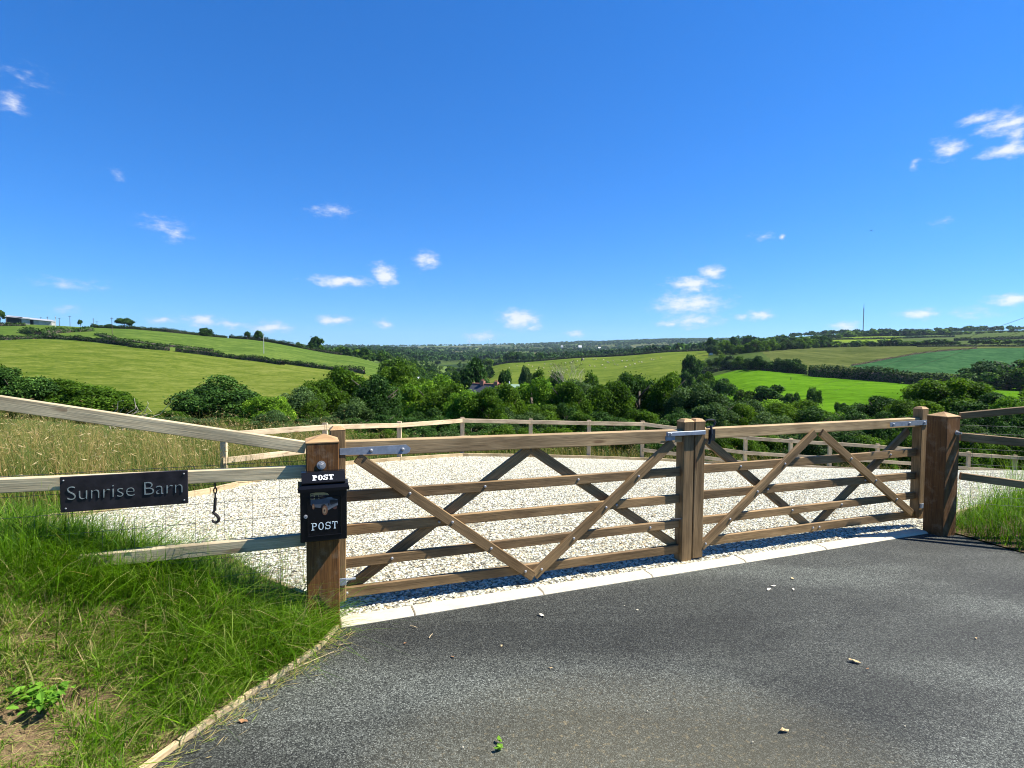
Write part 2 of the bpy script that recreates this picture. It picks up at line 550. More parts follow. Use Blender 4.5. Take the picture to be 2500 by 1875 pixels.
M['leaf_grey'] = foliage('leaf_grey_green', [(.0, (.018, .042, .012)), (.45, (.056, .104, .030)), (.8, (.105, .172, .056)), (1, (.16, .23, .09))], .28, .2, .65, .06)
M['leaf_dry'] = foliage('twig_brown', [(.0, (.05, .035, .02)), (1, (.17, .14, .08))], .1)
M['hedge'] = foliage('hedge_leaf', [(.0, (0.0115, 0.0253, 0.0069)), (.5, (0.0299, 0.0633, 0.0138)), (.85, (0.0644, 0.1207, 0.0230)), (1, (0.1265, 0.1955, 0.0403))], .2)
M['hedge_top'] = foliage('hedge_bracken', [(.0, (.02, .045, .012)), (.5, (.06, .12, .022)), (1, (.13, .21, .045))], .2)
M['grass'] = foliage('grass_blade', [(.0, (.022, .068, .002)), (.35, (.078, .180, .004)), (.62, (.165, .290, .012)), (.8, (.25, .33, .07)), (.9, (.34, .28, .12)), (1, (.46, .36, .18))], .40, .0, .5, .14)
M['dry_grass'] = foliage('seeding_grass', [(.0, (.035, .08, .008)), (.35, (.11, .15, .022)), (.55, (.24, .185, .055)), (.8, (.36, .245, .095)), (1, (.50, .39, .20))], .3, .0, .6, .2)
M['weed'] = foliage('bramble_leaf', [(.0, (.08, .20, .02)), (1, (.20, .38, .04))], .35, 0)

# ------------------------------------------------------------------ lie of the land
GA = 0.357                                   # bearing of the gate line
G = np.array((math.cos(GA), math.sin(GA))); NN = np.array((-G[1], G[0]))
A0 = np.array((-1.039, 3.403))               # front right corner of the post carrying the letter box
POST_W, POST_H = .187, 1.161
GATE_L = 5.47


def uv(u, v, z=0.0):
    p = A0 + G * u + NN * v
    return Vector((p[0], p[1], z))


def yard_z(X, Y):
    """the gravel yard falls away behind the gate"""
    X, Y = np.asarray(X, float), np.asarray(Y, float)
    d = (X - A0[0]) * NN[0] + (Y - A0[1]) * NN[1] - .25
    s = (X - A0[0]) * G[0] + (Y - A0[1]) * G[1]
    d = np.clip(d, 0, None)
    s = np.clip(s, -9, 20)
    k = .067 + .003 * s + .00033 * s * np.abs(s)
    return -d * k


PROF = {  # lie of the land along lines of sight: (distance, picture height) or (distance, ('z', level))
    0: [(26, ('z', -1.0)), (45, ('z', -4)), (80, ('z', -8)), (110, 985), (150, 905), (200, 838), (215, 829), (262, 796), (300, 789), (360, 792), (700, 852), (1500, 862), (3000, 854), (9000, 853)],
    300: [(26, ('z', -1.3)), (45, ('z', -4)), (80, ('z', -8.5)), (110, 992), (150, 918), (200, 852), (212, 842), (262, 808), (285, 801), (330, 803), (700, 852), (1500, 862), (3000, 854), (9000, 852)],
    600: [(26, ('z', -1.7)), (45, ('z', -4.5)), (80, ('z', -8.8)), (120, 978), (160, 925), (205, 880), (215, 874), (240, 858), (275, 832), (312, 827), (370, 832), (800, 858), (1500, 862), (3000, 853), (9000, 851)],
    850: [(26, ('z', -2)), (45, ('z', -5)), (80, ('z', -9)), (130, 962), (170, 928), (205, 905), (230, 899), (280, 878), (325, 867), (380, 872), (600, 880), (1200, 866), (2500, 852), (9000, 849)],
    950: [(26, ('z', -2)), (45, ('z', -5)), (80, ('z', -9)), (150, 950), (220, 922), (280, 897), (325, 891), (400, 897), (700, 885), (1200, 868), (2500, 852), (4500, 847), (9000, 848)],
    1100: [(26, ('z', -2)), (45, ('z', -5)), (80, ('z', -9)), (150, ('z', -14)), (300, ('z', -19)), (450, ('z', -20)), (700, ('z', -15)), (1000, 887), (1800, 868), (3000, 853), (4500, 845), (9000, 846)],
    1250: [(26, ('z', -2)), (45, ('z', -5)), (80, ('z', -9)), (150, ('z', -14)), (250, ('z', -16.5)), (330, 936), (420, 910), (560, 885), (620, 884), (900, ('z', -8)), (1500, 870), (2500, 857), (3800, 845), (5000, 842), (9000, 844)],
    1450: [(26, ('z', -2.1)), (45, ('z', -5)), (80, ('z', -9)), (140, ('z', -13)), (220, ('z', -15.5)), (300, 942), (400, 905), (520, 874), (580, 870), (800, ('z', 1)), (1500, 867), (2500, 855), (3500, 842), (4000, 836), (9000, 842)],
    1650: [(26, ('z', -2.3)), (45, ('z', -5)), (80, ('z', -8.5)), (160, ('z', -13)), (260, 937), (350, 897), (450, 870), (520, 859), (570, 857), (800, ('z', 8)), (1500, 857), (2500, 847), (3500, 832), (9000, 838)],
    1850: [(26, ('z', -2.5)), (45, ('z', -4.8)), (80, ('z', -8.2)), (140, 978), (150, 968), (200, 930), (240, 904), (255, 898), (300, 882), (420, 854), (480, 850), (700, 848), (900, 836), (1100, 829), (1500, 828), (3000, 834), (9000, 838)],
    2070: [(26, ('z', -2.8)), (45, ('z', -4.6)), (80, ('z', -7.6)), (110, 1002), (150, 966), (200, 935), (235, 920), (250, 912), (300, 893), (380, 868), (450, 851), (600, 843), (700, 838), (850, 827), (1000, 820), (1200, 815), (1500, 818), (3000, 832), (9000, 838)],
    2300: [(26, ('z', -3.1)), (45, ('z', -4.6)), (80, ('z', -7)), (110, 988), (150, 966), (190, 949), (205, 938), (220, 926), (270, 901), (340, 870), (400, 853), (450, 847), (600, 837), (850, 822), (1000, 815), (1200, 809), (1500, 813), (3000, 832), (9000, 840)],
    2500: [(26, ('z', -3.3)), (45, ('z', -4.6)), (80, ('z', -6.8)), (110, 985), (150, 966), (200, 948), (230, 930), (280, 905), (350, 872), (400, 853), (450, 843), (600, 833), (850, 816), (1200, 806), (1500, 810), (3000, 832), (9000, 842)],
}
_xs = sorted(PROF)
_LD = np.linspace(math.log(26), math.log(9000), 260)
_cols = []
for _x in _xs:
    _d = [math.log(e[0]) for e in PROF[_x]]
    _z = [e[1][1] if isinstance(e[1], tuple) else at(_x, e[1], e[0]).z for e in PROF[_x]]
    _zz = np.interp(_LD, _d, _z)
    _k = np.ones(5) / 5
    _cols.append(np.convolve(np.pad(_zz, 2, mode='edge'), _k, 'valid'))
_cols = np.array(_cols)
_ts = np.array([(x - 1250) / F for x in _xs])


def _wob(X, Y):
    return (np.sin(X * .031 + Y * .017) + np.sin(Y * .043 - X * .021 + 1.3) + .6 * np.sin(X * .09 + 2.1) * np.sin(Y * .075))


def land_z(X, Y):
    X, Y = np.asarray(X, float), np.asarray(Y, float)
    Yc = np.clip(Y, 26, 9000)
    t = np.clip(X / np.maximum(Y, 12.0), _ts[0], _ts[-1])
    j = np.clip(np.searchsorted(_ts, t) - 1, 0, len(_ts) - 2)
    f = (t - _ts[j]) / (_ts[j + 1] - _ts[j])
    f = f * f * (3 - 2 * f) * .5 + f * .5
    li = (np.log(Yc) - _LD[0]) / (_LD[1] - _LD[0])
    i = np.clip(li.astype(int), 0, len(_LD) - 2)
    g = li - i
    a = _cols[j, i] * (1 - g) + _cols[j, i + 1] * g
    b = _cols[j + 1, i] * (1 - g) + _cols[j + 1, i + 1] * g
    far = a * (1 - f) + b * f
    far = far + _wob(X, Y) * .12 * np.clip((Y - 60) / 60, 0, 1)
    near = yard_z(X, Y) - .07
    w = np.clip((Y - 15.5) / 10.5, 0, 1)
    w = w * w * (3 - 2 * w)
    return near * (1 - w) + far * w


def lz(x, y): return float(land_z(np.array([x]), np.array([y]))[0])


def hit(px, py, d0=60, d1=1600):
    """where the line of sight meets the land"""
    d = ray(px, py)
    ys = np.geomspace(d0, d1, 1500)
    P = d[None, :] * (ys / d[1])[:, None]
    P[:, 2] += EYE
    gz = land_z(P[:, 0], P[:, 1])
    k = np.argmax(P[:, 2] <= gz)
    if P[k, 2] > gz[k]: k = int(np.argmin(P[:, 2] - gz))
    return Vector((P[k, 0], P[k, 1], gz[k]))


def in_poly(x, y, poly):
    x, y = np.asarray(x), np.asarray(y)
    r = np.zeros(x.shape, bool)
    n = len(poly)
    for i in range(n):
        x1, y1 = poly[i]; x2, y2 = poly[(i + 1) % n]
        c = ((y1 > y) != (y2 > y))
        with np.errstate(divide='ignore', invalid='ignore'):
            xx = (x2 - x1) * (y - y1) / (y2 - y1 + 1e-12) + x1
        r ^= c & (x < xx)
    return r


HEDGE_L = [(-900, 842), (-200, 836), (0, 831), (112, 827), (187, 831), (300, 843), (431, 856), (562, 873), (694, 888), (830, 903), (885, 913), (960, 925)]

# field materials
M['meadow'] = field_mat('hay_field_grass', (0.1401, 0.1570, 0.0348), (0.0859, 0.1133, 0.0168), (0.0461, 0.0773, 0.0084), (.10, .24), .12, .02, .7)
M['pasture'] = field_mat('pasture_grass', (0.1054, 0.1471, 0.0302), (0.0671, 0.1095, 0.0205), (0.0399, 0.0751, 0.0133), (.07, .16), .12, .016, .5)
M['sheep_grass'] = field_mat('sheep_pasture_grass', (0.1229, 0.1501, 0.0249), (0.0827, 0.1164, 0.0165), (0.0487, 0.0797, 0.0094), (.035, .06), .1, .010, .3)
M['lush'] = field_mat('lush_field_grass', (0.0858, 0.1806, 0.0099), (0.0606, 0.1378, 0.0066), (0.0343, 0.0875, 0.0033), (.10, .22), -.3, .025, .6)
M['teal'] = field_mat('crop_leaf', (0.0491, 0.1075, 0.0407), (0.0271, 0.0733, 0.0271), (0.0126, 0.0417, 0.0150), (.16, .10), .2, .02, .35)
M['brown'] = field_mat('rough_pasture', (0.0917, 0.1035, 0.0315), (0.0629, 0.0783, 0.0213), (0.0367, 0.0502, 0.0123), (.05, .03), .0, .016, .25)
M['pale_field'] = field_mat('pale_field_grass', (0.1478, 0.1949, 0.0208), (0.1142, 0.1680, 0.0157), (0.0874, 0.1344, 0.0116), (.05, .02), 0, .006, .2)
M['grey_field'] = field_mat('grey_field_grass', (0.0706, 0.0974, 0.0286), (0.0538, 0.0773, 0.0227), (0.0403, 0.0605, 0.0168), (.05, .02), 0, .006, .2)
M['rough'] = field_mat('rough_ground', (0.0714, 0.0966, 0.0252), (0.0420, 0.0672, 0.0168), (0.0235, 0.0420, 0.0101), (.5, .5), 0, .05, 1.5)


def far_mat():
    m, nt, b = new_mat('far_country')
    tc = nt.nodes.new('ShaderNodeTexCoord')
    v = mapping(nt, tc.outputs['Object'], (.0042, .0026, 0), (0, 0, .5))
    vo = nt.nodes.new('ShaderNodeTexVoronoi'); vo.inputs['Scale'].default_value = 1.0
    nt.links.new(v, vo.inputs['Vector'])
    c = ramp(nt, vo.outputs['Color'], [(0, (.035, .055, .016)), (.3, (.10, .15, .035)), (.45, (.045, .07, .02)), (.6, (.13, .125, .055)), (.75, (.04, .065, .02)), (1, (.14, .20, .045))])
    e = nt.nodes.new('ShaderNodeTexVoronoi'); e.feature = 'DISTANCE_TO_EDGE'; e.inputs['Scale'].default_value = 1.0
    nt.links.new(v, e.inputs['Vector'])
    hed = ramp(nt, e.outputs['Distance'], [(.03, (1, 1, 1)), (.07, (0, 0, 0))])
    c = mixc(nt, hed, c, (.022, .042, .016))
    n = noise(nt, mapping(nt, tc.outputs['Object'], (1, 1, 0)), .05, 4)
    c = mixc(nt, .6, c, ramp(nt, n, [(.3, (.6, .6, .6)), (.7, (1.2, 1.2, 1.2))]), 'MULTIPLY')
    nt.links.new(c, b.inputs['Base Color'])
    b.inputs['Roughness'].default_value = 1; b.inputs['Specular IOR Level'].default_value = 0
    return m


M['far'] = far_mat()

ZONES = [
    ('teal', 'crop_field', M['teal'], 225, 470, [(2075, 894), (2090, 890), (2230, 865), (2320, 855), (2381, 851), (2900, 846), (2900, 905), (2500, 909), (2324, 912), (2150, 908)]),
    ('brown', 'rough_field', M['brown'], 240, 560, [(1860, 860), (1850, 850), (1950, 846), (2250, 842), (2900, 838), (2900, 846), (2381, 851), (2320, 855), (2230, 865), (2090, 890), (2075, 894), (2100, 912), (1975, 910), (1900, 894)]),
    ('lush', 'lush_field', M['lush'], 95, 262, [(1680, 888), (1850, 903), (1975, 916), (2252, 940), (2900, 944), (2900, 1010), (1700, 1010), (1640, 940)]),
    ('sheep', 'sheep_field', M['sheep_grass'], 270, 640, [(1150, 897), (1190, 890), (1269, 879), (1411, 871), (1570, 863), (1700, 853), (1730, 852), (1730, 872), (1690, 893), (1650, 945), (1150, 945)]),
    ('pale', 'hilltop_field', M['pale_field'], 640, 1190, [(1955, 832), (1985, 825), (2090, 820), (2220, 822), (2200, 828), (2120, 838), (1955, 845)]),
    ('grey', 'hilltop_field', M['grey_field'], 520, 1190, [(2120, 838), (2200, 828), (2220, 822), (2330, 817), (2900, 804), (2900, 836), (2120, 845)]),
]


def build_land():
    ys = np.concatenate(([-400, -200, -90, -40, -20, -12, -8, -5, -3, -1.5, 0], np.arange(1, 17, .5), np.geomspace(17, 9000, 330)))
    t = np.concatenate((np.linspace(-3, -1.15, 24)[:-1], np.linspace(-1.15, 1.15, 420), np.linspace(1.15, 3, 24)[1:]))
    X = t[None, :] * (np.abs(ys)[:, None] + 8.0)
    Y = np.repeat(ys[:, None], len(t), 1)
    Z = land_z(X, Y)
    Z = np.where(Y < 4, np.minimum(Z, -.07), Z)
    ny, nx = X.shape
    V = np.stack((X, Y, Z), -1).reshape(-1, 3)
    i = np.arange(ny - 1)[:, None] * nx + np.arange(nx - 1)[None, :]
    Q = np.stack((i, i + 1, i + nx + 1, i + nx), -1).reshape(-1, 4)
    C = V[Q].mean(1)
    px, py, d = to_px(C)
    D = C[:, 1]
    zone = np.full(len(Q), -1)
    vis = D > 20
    hy = np.interp(px, [a for a, b in HEDGE_L], [b for a, b in HEDGE_L])
    zl = {'lower': 100, 'upper': 101}
    zone[vis & (px < 960) & (D > 92) & (D < 245) & (py > hy)] = zl['lower']
    zone[vis & (px < 960) & (D > 150) & (D < 345) & (py <= hy)] = zl['upper']
    for k, (key, nm, mt, d0, d1, poly) in enumerate(ZONES):
        zone[vis & (D > d0) & (D < d1) & in_poly(px, py, poly)] = k
    zone[(zone < 0) & (D > 640)] = 200
    # parts of the ground the yard, drive and verge cover with sheets of their own need none of this sheet's detail
    names = {100: ('hay_field', M['meadow']), 101: ('grass_field', M['pasture']), 200: ('far_hills', M['far']), -1: ('ground', M['rough'])}
    for k, (key, nm, mt, *_r) in enumerate(ZONES): names[k] = (nm, mt)
    for z in np.unique(zone):
        f = Q[zone == z]
        u, inv = np.unique(f, return_inverse=True)
        nm, mt = names[int(z)]
        me = np_mesh(nm, V[u], inv.reshape(-1, 4), mt, smooth=True)
        tag(link(nm, me), kind='structure')


build_land()

# ------------------------------------------------------------------ yard, drive, kerb, verge
def fan_grid(name, poly, res, zfun, mat, lift=0.0):
    """a sheet over a plan polygon: grid cells inside, cut cleanly at the outline"""
    import bmesh
    bm = bmesh.new()
    vs = [bm.verts.new((x, y, 0)) for x, y in poly]
    bm.faces.new(vs)
    xs = [p[0] for p in poly]; yy = [p[1] for p in poly]
    for ax, lo, hi in ((0, min(xs), max(xs)), (1, min(yy), max(yy))):
        k = lo + res
        while k < hi - 1e-4:
            co = (k, 0, 0) if ax == 0 else (0, k, 0)
            no = (1, 0, 0) if ax == 0 else (0, 1, 0)
            bmesh.ops.bisect_plane(bm, geom=bm.verts[:] + bm.edges[:] + bm.faces[:], plane_co=co, plane_no=no)
            k += res
    bmesh.ops.recalc_face_normals(bm, faces=bm.faces[:])
    co = np.array([v.co[:] for v in bm.verts])
    z = zfun(co[:, 0], co[:, 1]) + lift
    for v, h in zip(bm.verts, z): v.co.z = h
    up = sum(f.normal.z for f in bm.faces)
    if up < 0: bmesh.ops.reverse_faces(bm, faces=bm.faces[:])
    me = bpy.data.meshes.new(name); bm.to_mesh(me); bm.free()
    me.materials.append(mat)
    me.polygons.foreach_set('use_smooth', [True] * len(me.polygons))
    return link(name, me)


KV0, KV1 = .0, .125            # kerb: from the left post's front face, drifting back towards the right
KTURN = .021


def xy(u, v): p = A0 + G * u + NN * v; return (float(p[0]), float(p[1]))


BOARD_L = [xy(-.08, .20), (-2.30, 4.50), (-3.6, 4.66), (-7.5, 4.9)]
BACK = [(-6.9, 5.6), (-5.4, 6.05), (-4.4, 8.2), (-3.95, 11.3), (-2.55, 12.9), (-1.25, 14.45), (.5, 15.0), (2.2, 15.5), (3.75, 16.0), (6.3, 16.5), (9.2, 17.0), (12.6, 17.6), (15.5, 18.0)]
BOARD_R = [xy(5.66, .19), (5.9, 6.55), (8.4, 8.7), (11.5, 11.4)]
def kxy(u, v): return xy(u, v + KTURN * u)


YARD = [BOARD_L[0], BOARD_L[1], BOARD_L[2], BOARD_L[3]] + BACK + [(16.5, 15.5)] + BOARD_R[::-1] + [kxy(5.66, KV1 - .01), kxy(-.08, KV1 - .01)]


def gravel_mat(stone=False):
    m, nt, b = new_mat('gravel_stone' if stone else 'gravel_bed')
    stops = [(0, (0.0598, 0.0547, 0.0435)), (.09, (0.1878, 0.1778, 0.1392)), (.20, (0.4695, 0.4651, 0.3482)), (.30, (0.3927, 0.3010, 0.1567)), (.38, (0.5634, 0.5654, 0.4526)), (.55, (0.4780, 0.4879, 0.3917)), (.70, (0.6317, 0.6566, 0.5571)), (.84, (0.5122, 0.4378, 0.2698)), (1, (0.6829, 0.7022, 0.6093))]
    if stone:
        a = nt.nodes.new('ShaderNodeObjectInfo')
        tc = nt.nodes.new('ShaderNodeTexCoord')
        c = ramp(nt, a.outputs['Random'], stops)
        n = noise(nt, tc.outputs['Object'], 60, 3)
        c = mixc(nt, .5, c, ramp(nt, n, [(.3, (.75, .72, .68)), (.7, (1.1, 1.1, 1.1))]), 'MULTIPLY')
    else:
        tc = nt.nodes.new('ShaderNodeTexCoord')
        vo = nt.nodes.new('ShaderNodeTexVoronoi'); vo.inputs['Scale'].default_value = 46
        nt.links.new(tc.outputs['Object'], vo.inputs['Vector'])
        sx = nt.nodes.new('ShaderNodeSeparateColor'); nt.links.new(vo.outputs['Color'], sx.inputs[0])
        c = ramp(nt, sx.outputs[0], stops)
        c = mixc(nt, 1.0, c, ramp(nt, vo.outputs['Distance'], [(.25, (.75, .73, .70)), (.7, (.30, .27, .23))]), 'MULTIPLY')  # bed darkened between stones: the shade of the gaps as colour
        bump(nt, b, math_(nt, 'SUBTRACT', 1.0, vo.outputs['Distance']), .9, .012)
    nt.links.new(c, b.inputs['Base Color'])
    b.inputs['Roughness'].default_value = .8
    b.inputs['Specular IOR Level'].default_value = .3
    return m


M['gravel'] = gravel_mat(); M['stone'] = gravel_mat(True)
yard = tag(fan_grid('gravel_yard', YARD, .8, yard_z, M['gravel'], -.012), kind='structure')


def scatter_stones(surface, density, rad, seed, mat, name, label):
    """loose stones lying on a sheet (geometry nodes: nobody could count them)"""
    me = surface.data.copy(); me.materials.clear(); me.materials.append(mat)
    o = link(name, me)
    tag(o, label, 'gravel', kind='stuff')
    ng = bpy.data.node_groups.new(name, 'GeometryNodeTree')
    ng.interface.new_socket('Geometry', in_out='INPUT', socket_type='NodeSocketGeometry')
    ng.interface.new_socket('Geometry', in_out='OUTPUT', socket_type='NodeSocketGeometry')
    nd, lk = ng.nodes, ng.links
    gi, go = nd.new('NodeGroupInput'), nd.new('NodeGroupOutput')
    dp = nd.new('GeometryNodeDistributePointsOnFaces'); dp.inputs['Density'].default_value = density; dp.inputs['Seed'].default_value = seed
    ico = nd.new('GeometryNodeMeshIcoSphere'); ico.inputs['Radius'].default_value = rad; ico.inputs['Subdivisions'].default_value = 2
    sp = nd.new('GeometryNodeSetPosition')
    nz = nd.new('ShaderNodeTexNoise'); nz.inputs['Scale'].default_value = .9 / rad; nz.inputs['Detail'].default_value = 1
    sb = nd.new('ShaderNodeVectorMath'); sb.operation = 'SUBTRACT'; sb.inputs[1].default_value = (.5, .5, .5)
    sc_ = nd.new('ShaderNodeVectorMath'); sc_.operation = 'SCALE'; sc_.inputs['Scale'].default_value = rad * 1.5
    lk.new(nz.outputs['Color'], sb.inputs[0]); lk.new(sb.outputs[0], sc_.inputs[0]); lk.new(sc_.outputs[0], sp.inputs['Offset'])
    lk.new(ico.outputs[0], sp.inputs['Geometry'])
    sm = nd.new('GeometryNodeSetMaterial'); sm.inputs['Material'].default_value = mat
    lk.new(sp.outputs[0], sm.inputs['Geometry'])
    rv = nd.new('FunctionNodeRandomValue'); rv.data_type = 'FLOAT_VECTOR'
    rv.inputs[0].default_value = (-.4, -.4, 0); rv.inputs[1].default_value = (.4, .4, 6.28)
    rs = nd.new('FunctionNodeRandomValue'); rs.data_type = 'FLOAT_VECTOR'
    rs.inputs[0].default_value = (.65, .45, .25); rs.inputs[1].default_value = (1.35, 1.0, .55); rs.inputs['Seed'].default_value = 5
    ip = nd.new('GeometryNodeInstanceOnPoints')
    lk.new(gi.outputs[0], dp.inputs['Mesh']); lk.new(dp.outputs['Points'], ip.inputs['Points']); lk.new(sm.outputs[0], ip.inputs['Instance'])
    lk.new(rv.outputs[0], ip.inputs['Rotation']); lk.new(rs.outputs[0], ip.inputs['Scale'])
    lk.new(ip.outputs[0], go.inputs[0])
    md = o.modifiers.new('stones', 'NODES'); md.node_group = ng
    return o


scatter_stones(yard, 1500, .0135, 1, M['stone'], 'gravel_stones', 'loose cream, tan and grey gravel covering the yard behind the gates')


def asphalt_mat():
    m, nt, b = new_mat('asphalt')
    tc = nt.nodes.new('ShaderNodeTexCoord'); v = tc.outputs['Object']
    v1 = nt.nodes.new('ShaderNodeTexVoronoi'); v1.inputs['Scale'].default_value = 165
    nt.links.new(v, v1.inputs['Vector'])
    s1 = nt.nodes.new('ShaderNodeSeparateColor'); nt.links.new(v1.outputs['Color'], s1.inputs[0])
    c = ramp(nt, s1.outputs[0], [(0, (.017, .018, .0145)), (.35, (.040, .043, .0345)), (.7, (.080, .085, .069)), (.93, (.112, .118, .098)), (1, (.17, .175, .148))])
    c = mixc(nt, 1.0, c, ramp(nt, v1.outputs['Distance'], [(.3, (1, 1, 1)), (.8, (.35, .35, .36))]), 'MULTIPLY')
    # paler worn sweeps where wheels turn, darker unworn edges
    sw = noise(nt, mapping(nt, v, (.40, 1.25, 1), (0, 0, -.55)), 1.0, 4, .55, .5)
    c = mixc(nt, 1.0, c, ramp(nt, sw, [(.34, (.58, .58, .58)), (.5, (1.0, 1.0, 1.0)), (.64, (1.65, 1.67, 1.68))]), 'MULTIPLY')
    st = noise(nt, v, 2.3, 3, .6, .3)
    c = mixc(nt, .75, c, ramp(nt, st, [(.28, (.72, .72, .72)), (.38, (1, 1, 1)), (.62, (1, 1, 1)), (.74, (1.3, 1.3, 1.3))]), 'MULTIPLY')
    # dust and moss in patches
    p1 = noise(nt, v, 1.1, 2, .5); p2 = noise(nt, v, 34, 5, .7)
    sepv = nt.nodes.new('ShaderNodeSeparateXYZ'); nt.links.new(v, sepv.inputs[0])
    gx = math_(nt, 'POWER', math_(nt, 'SUBTRACT', sepv.outputs[0], .55), 2.0); gy = math_(nt, 'POWER', math_(nt, 'SUBTRACT', sepv.outputs[1], 2.05), 2.0)
    near = math_(nt, 'SUBTRACT', 1.0, math_(nt, 'ADD', math_(nt, 'MULTIPLY', gx, .6), math_(nt, 'MULTIPLY', gy, 1.1)), True)
    moss = math_(nt, 'MULTIPLY', near, math_(nt, 'ADD', math_(nt, 'MULTIPLY', p1, .7), .4))
    c = mixc(nt, math_(nt, 'MULTIPLY', moss, .6), c, (.105, .095, .055))
    grit = ramp(nt, p2, [(.56, (0, 0, 0)), (.66, (1, 1, 1))])
    c = mixc(nt, math_(nt, 'MULTIPLY', math_(nt, 'MULTIPLY', grit, moss), .8), c, (.24, .19, .10))
    nt.links.new(c, b.inputs['Base Color'])
    b.inputs['Roughness'].default_value = .72
    b.inputs['Specular IOR Level'].default_value = .25
    h = math_(nt, 'SUBTRACT', 1.0, v1.outputs['Distance'])
    bump(nt, b, math_(nt, 'ADD', h, math_(nt, 'MULTIPLY', s1.outputs[1], .6)), .6, .004)
    return m


M['asphalt'] = asphalt_mat()
EDGE_L = [xy(-.005, .0), *[tuple(on_z(px, py, .026)[:2]) for px, py in ((785, 1571), (724, 1614), (660, 1658), (600, 1697), (529, 1743), (440, 1807), (346, 1876))], (-1.62, 1.7), (-1.8, .8), (-2.0, -1), (-2.2, -8)]
EDGE_R = [(4.30, 5.36), (4.44, 4.90), (5.0, 3.9), (6.2, 2.2), (7.5, 0), (8.6, -3), (9.5, -8)]
drive = tag(fan_grid('asphalt_drive', EDGE_L[1:] + EDGE_R[::-1] + [kxy(5.55, KV0 + .02), kxy(-.05, KV0 + .02)], 1.0, lambda x, y: np.zeros_like(x), M['asphalt']), kind='structure')

# kerb of separate concrete stones
kerb = empty('concrete_kerb', (*xy(0, 0), 0), GA + KTURN, 'pale concrete kerb in front of the gates between gravel and asphalt', 'kerb')
_cuts = [.004, .46, 1.37, 2.28, 3.19, 4.10, 5.01, 5.46]
for _i in range(len(_cuts) - 1):
    mb = MB()
    u0, u1 = _cuts[_i] + .0022, _cuts[_i + 1] - .0022
    h0 = random.uniform(.016, .020)
    y0, y1 = KV0 + random.uniform(-.003, .003), KV1
    vs = []
    for uu in (u0, u0 + .006, u1 - .006, u1):
        e = .006 if uu in (u0, u1) else 0
        vs += [(uu, y0, -.1), (uu, y0, h0 - .014 - e), (uu, y0 + .022, h0 - e), (uu, y1 - .008, h0 + .003 - e), (uu, y1, h0 - .006 - e), (uu, y1, -.1)]
    fs = []
    for k in range(3):
        for r in range(5): fs.append((k * 6 + r, k * 6 + 6 + r, k * 6 + 7 + r, k * 6 + r + 1))
    fs += [(0, 1, 2, 3, 4, 5), tuple(18 + k for k in (5, 4, 3, 2, 1, 0))]
    mb.add(vs, fs)
    mb.build('kerb_stone', M['kerb'], kerb)


# verge by the letter box post
def edge_dist(X, Y):
    ex = np.array([p[0] for p in EDGE_L[::-1]]); ey = np.array([p[1] for p in EDGE_L[::-1]])
    return np.interp(Y, ey, ex) - X


def _ss(t): t = np.clip(t, 0, 1); return t * t * (3 - 2 * t)


def bank_z(X, Y):
    d = edge_dist(X, Y)
    h = .012 + .56 * _ss((d - .05) / 1.5) + .03 * np.sin(X * 5 + Y * 3) * _ss(d)
    fall = _ss((Y - 3.12) / .95)
    return h * (1 - .86 * fall) + .012


def bank_hit(px, py):
    d = ray(px, py)
    ys = np.linspace(1.2, 4.6, 700)
    P = d[None, :] * (ys / d[1])[:, None]; P[:, 2] += EYE
    g = bank_z(P[:, 0], P[:, 1])
    k = int(np.argmax(P[:, 2] <= g))
    return Vector((P[k, 0], P[k, 1], g[k]))


BANK = EDGE_L[::-1] + BOARD_L[:] + [(-9, 4.9), (-9, -8)]
BANK = [(x - .03 if i < len(EDGE_L) else x, y) for i, (x, y) in enumerate(BANK)]


def soil_mat():
    m, nt, b = new_mat('dry_soil')
    tc = nt.nodes.new('ShaderNodeTexCoord'); v = tc.outputs['Object']
    n1 = noise(nt, v, 9, 5, .7); n2 = noise(nt, v, 70, 4, .7)
    c = ramp(nt, n1, [(.3, (.07, .048, .026)), (.55, (.20, .14, .08)), (.75, (.34, .255, .155))])
    c = mixc(nt, .7, c, ramp(nt, n2, [(.3, (.55, .5, .45)), (.7, (1.3, 1.28, 1.2))]), 'MULTIPLY')
    nt.links.new(c, b.inputs['Base Color']); b.inputs['Roughness'].default_value = .95
    b.inputs['Specular IOR Level'].default_value = .1
    bump(nt, b, math_(nt, 'ADD', n2, n1), .8, .03)
    return m


M['soil'] = soil_mat()
bank = tag(fan_grid('grass_verge_soil', BANK, .22, bank_z, M['soil']), kind='structure')
_bp = BOARD_R
RVERGE = [EDGE_R[0], EDGE_R[1], EDGE_R[2], EDGE_R[3], (9, 4.5)] + [BOARD_R[3], BOARD_R[2], BOARD_R[1], BOARD_R[0]]


def rverge_z(X, Y):
    ex = np.array([p[0] for p in EDGE_R[::-1]]); ey = np.array([p[1] for p in EDGE_R[::-1]])
    d = X - np.interp(Y, ey, ex)
    return .01 + .10 * _ss(d / .8)


tag(fan_grid('grass_verge_soil', RVERGE, .4, rverge_z, M['soil']), kind='structure')


def board_run(name, pts, zf, h, w, label, cat='edging', up=.03):
    root = empty(name, (0, 0, 0), 0, label, cat)
    for (a, b) in zip(pts[:-1], pts[1:]):
        n = max(1, round((Vector(b) - Vector(a)).length / 2.4))
        for k in range(n):
            p = Vector(a).lerp(Vector(b), k / n); q = Vector(a).lerp(Vector(b), (k + 1) / n)
            d = (q - p).normalized() * .004
            za, zb = zf(p.x, p.y), zf(q.x, q.y)
            beam('board', (p.x + d.x, p.y + d.y, za + up - h / 2), (q.x - d.x, q.y - d.y, zb + up - h / 2), w, h, M['edge_wood'], root, .003,
                 (-(q - p).y, (q - p).x, 0))
    return root


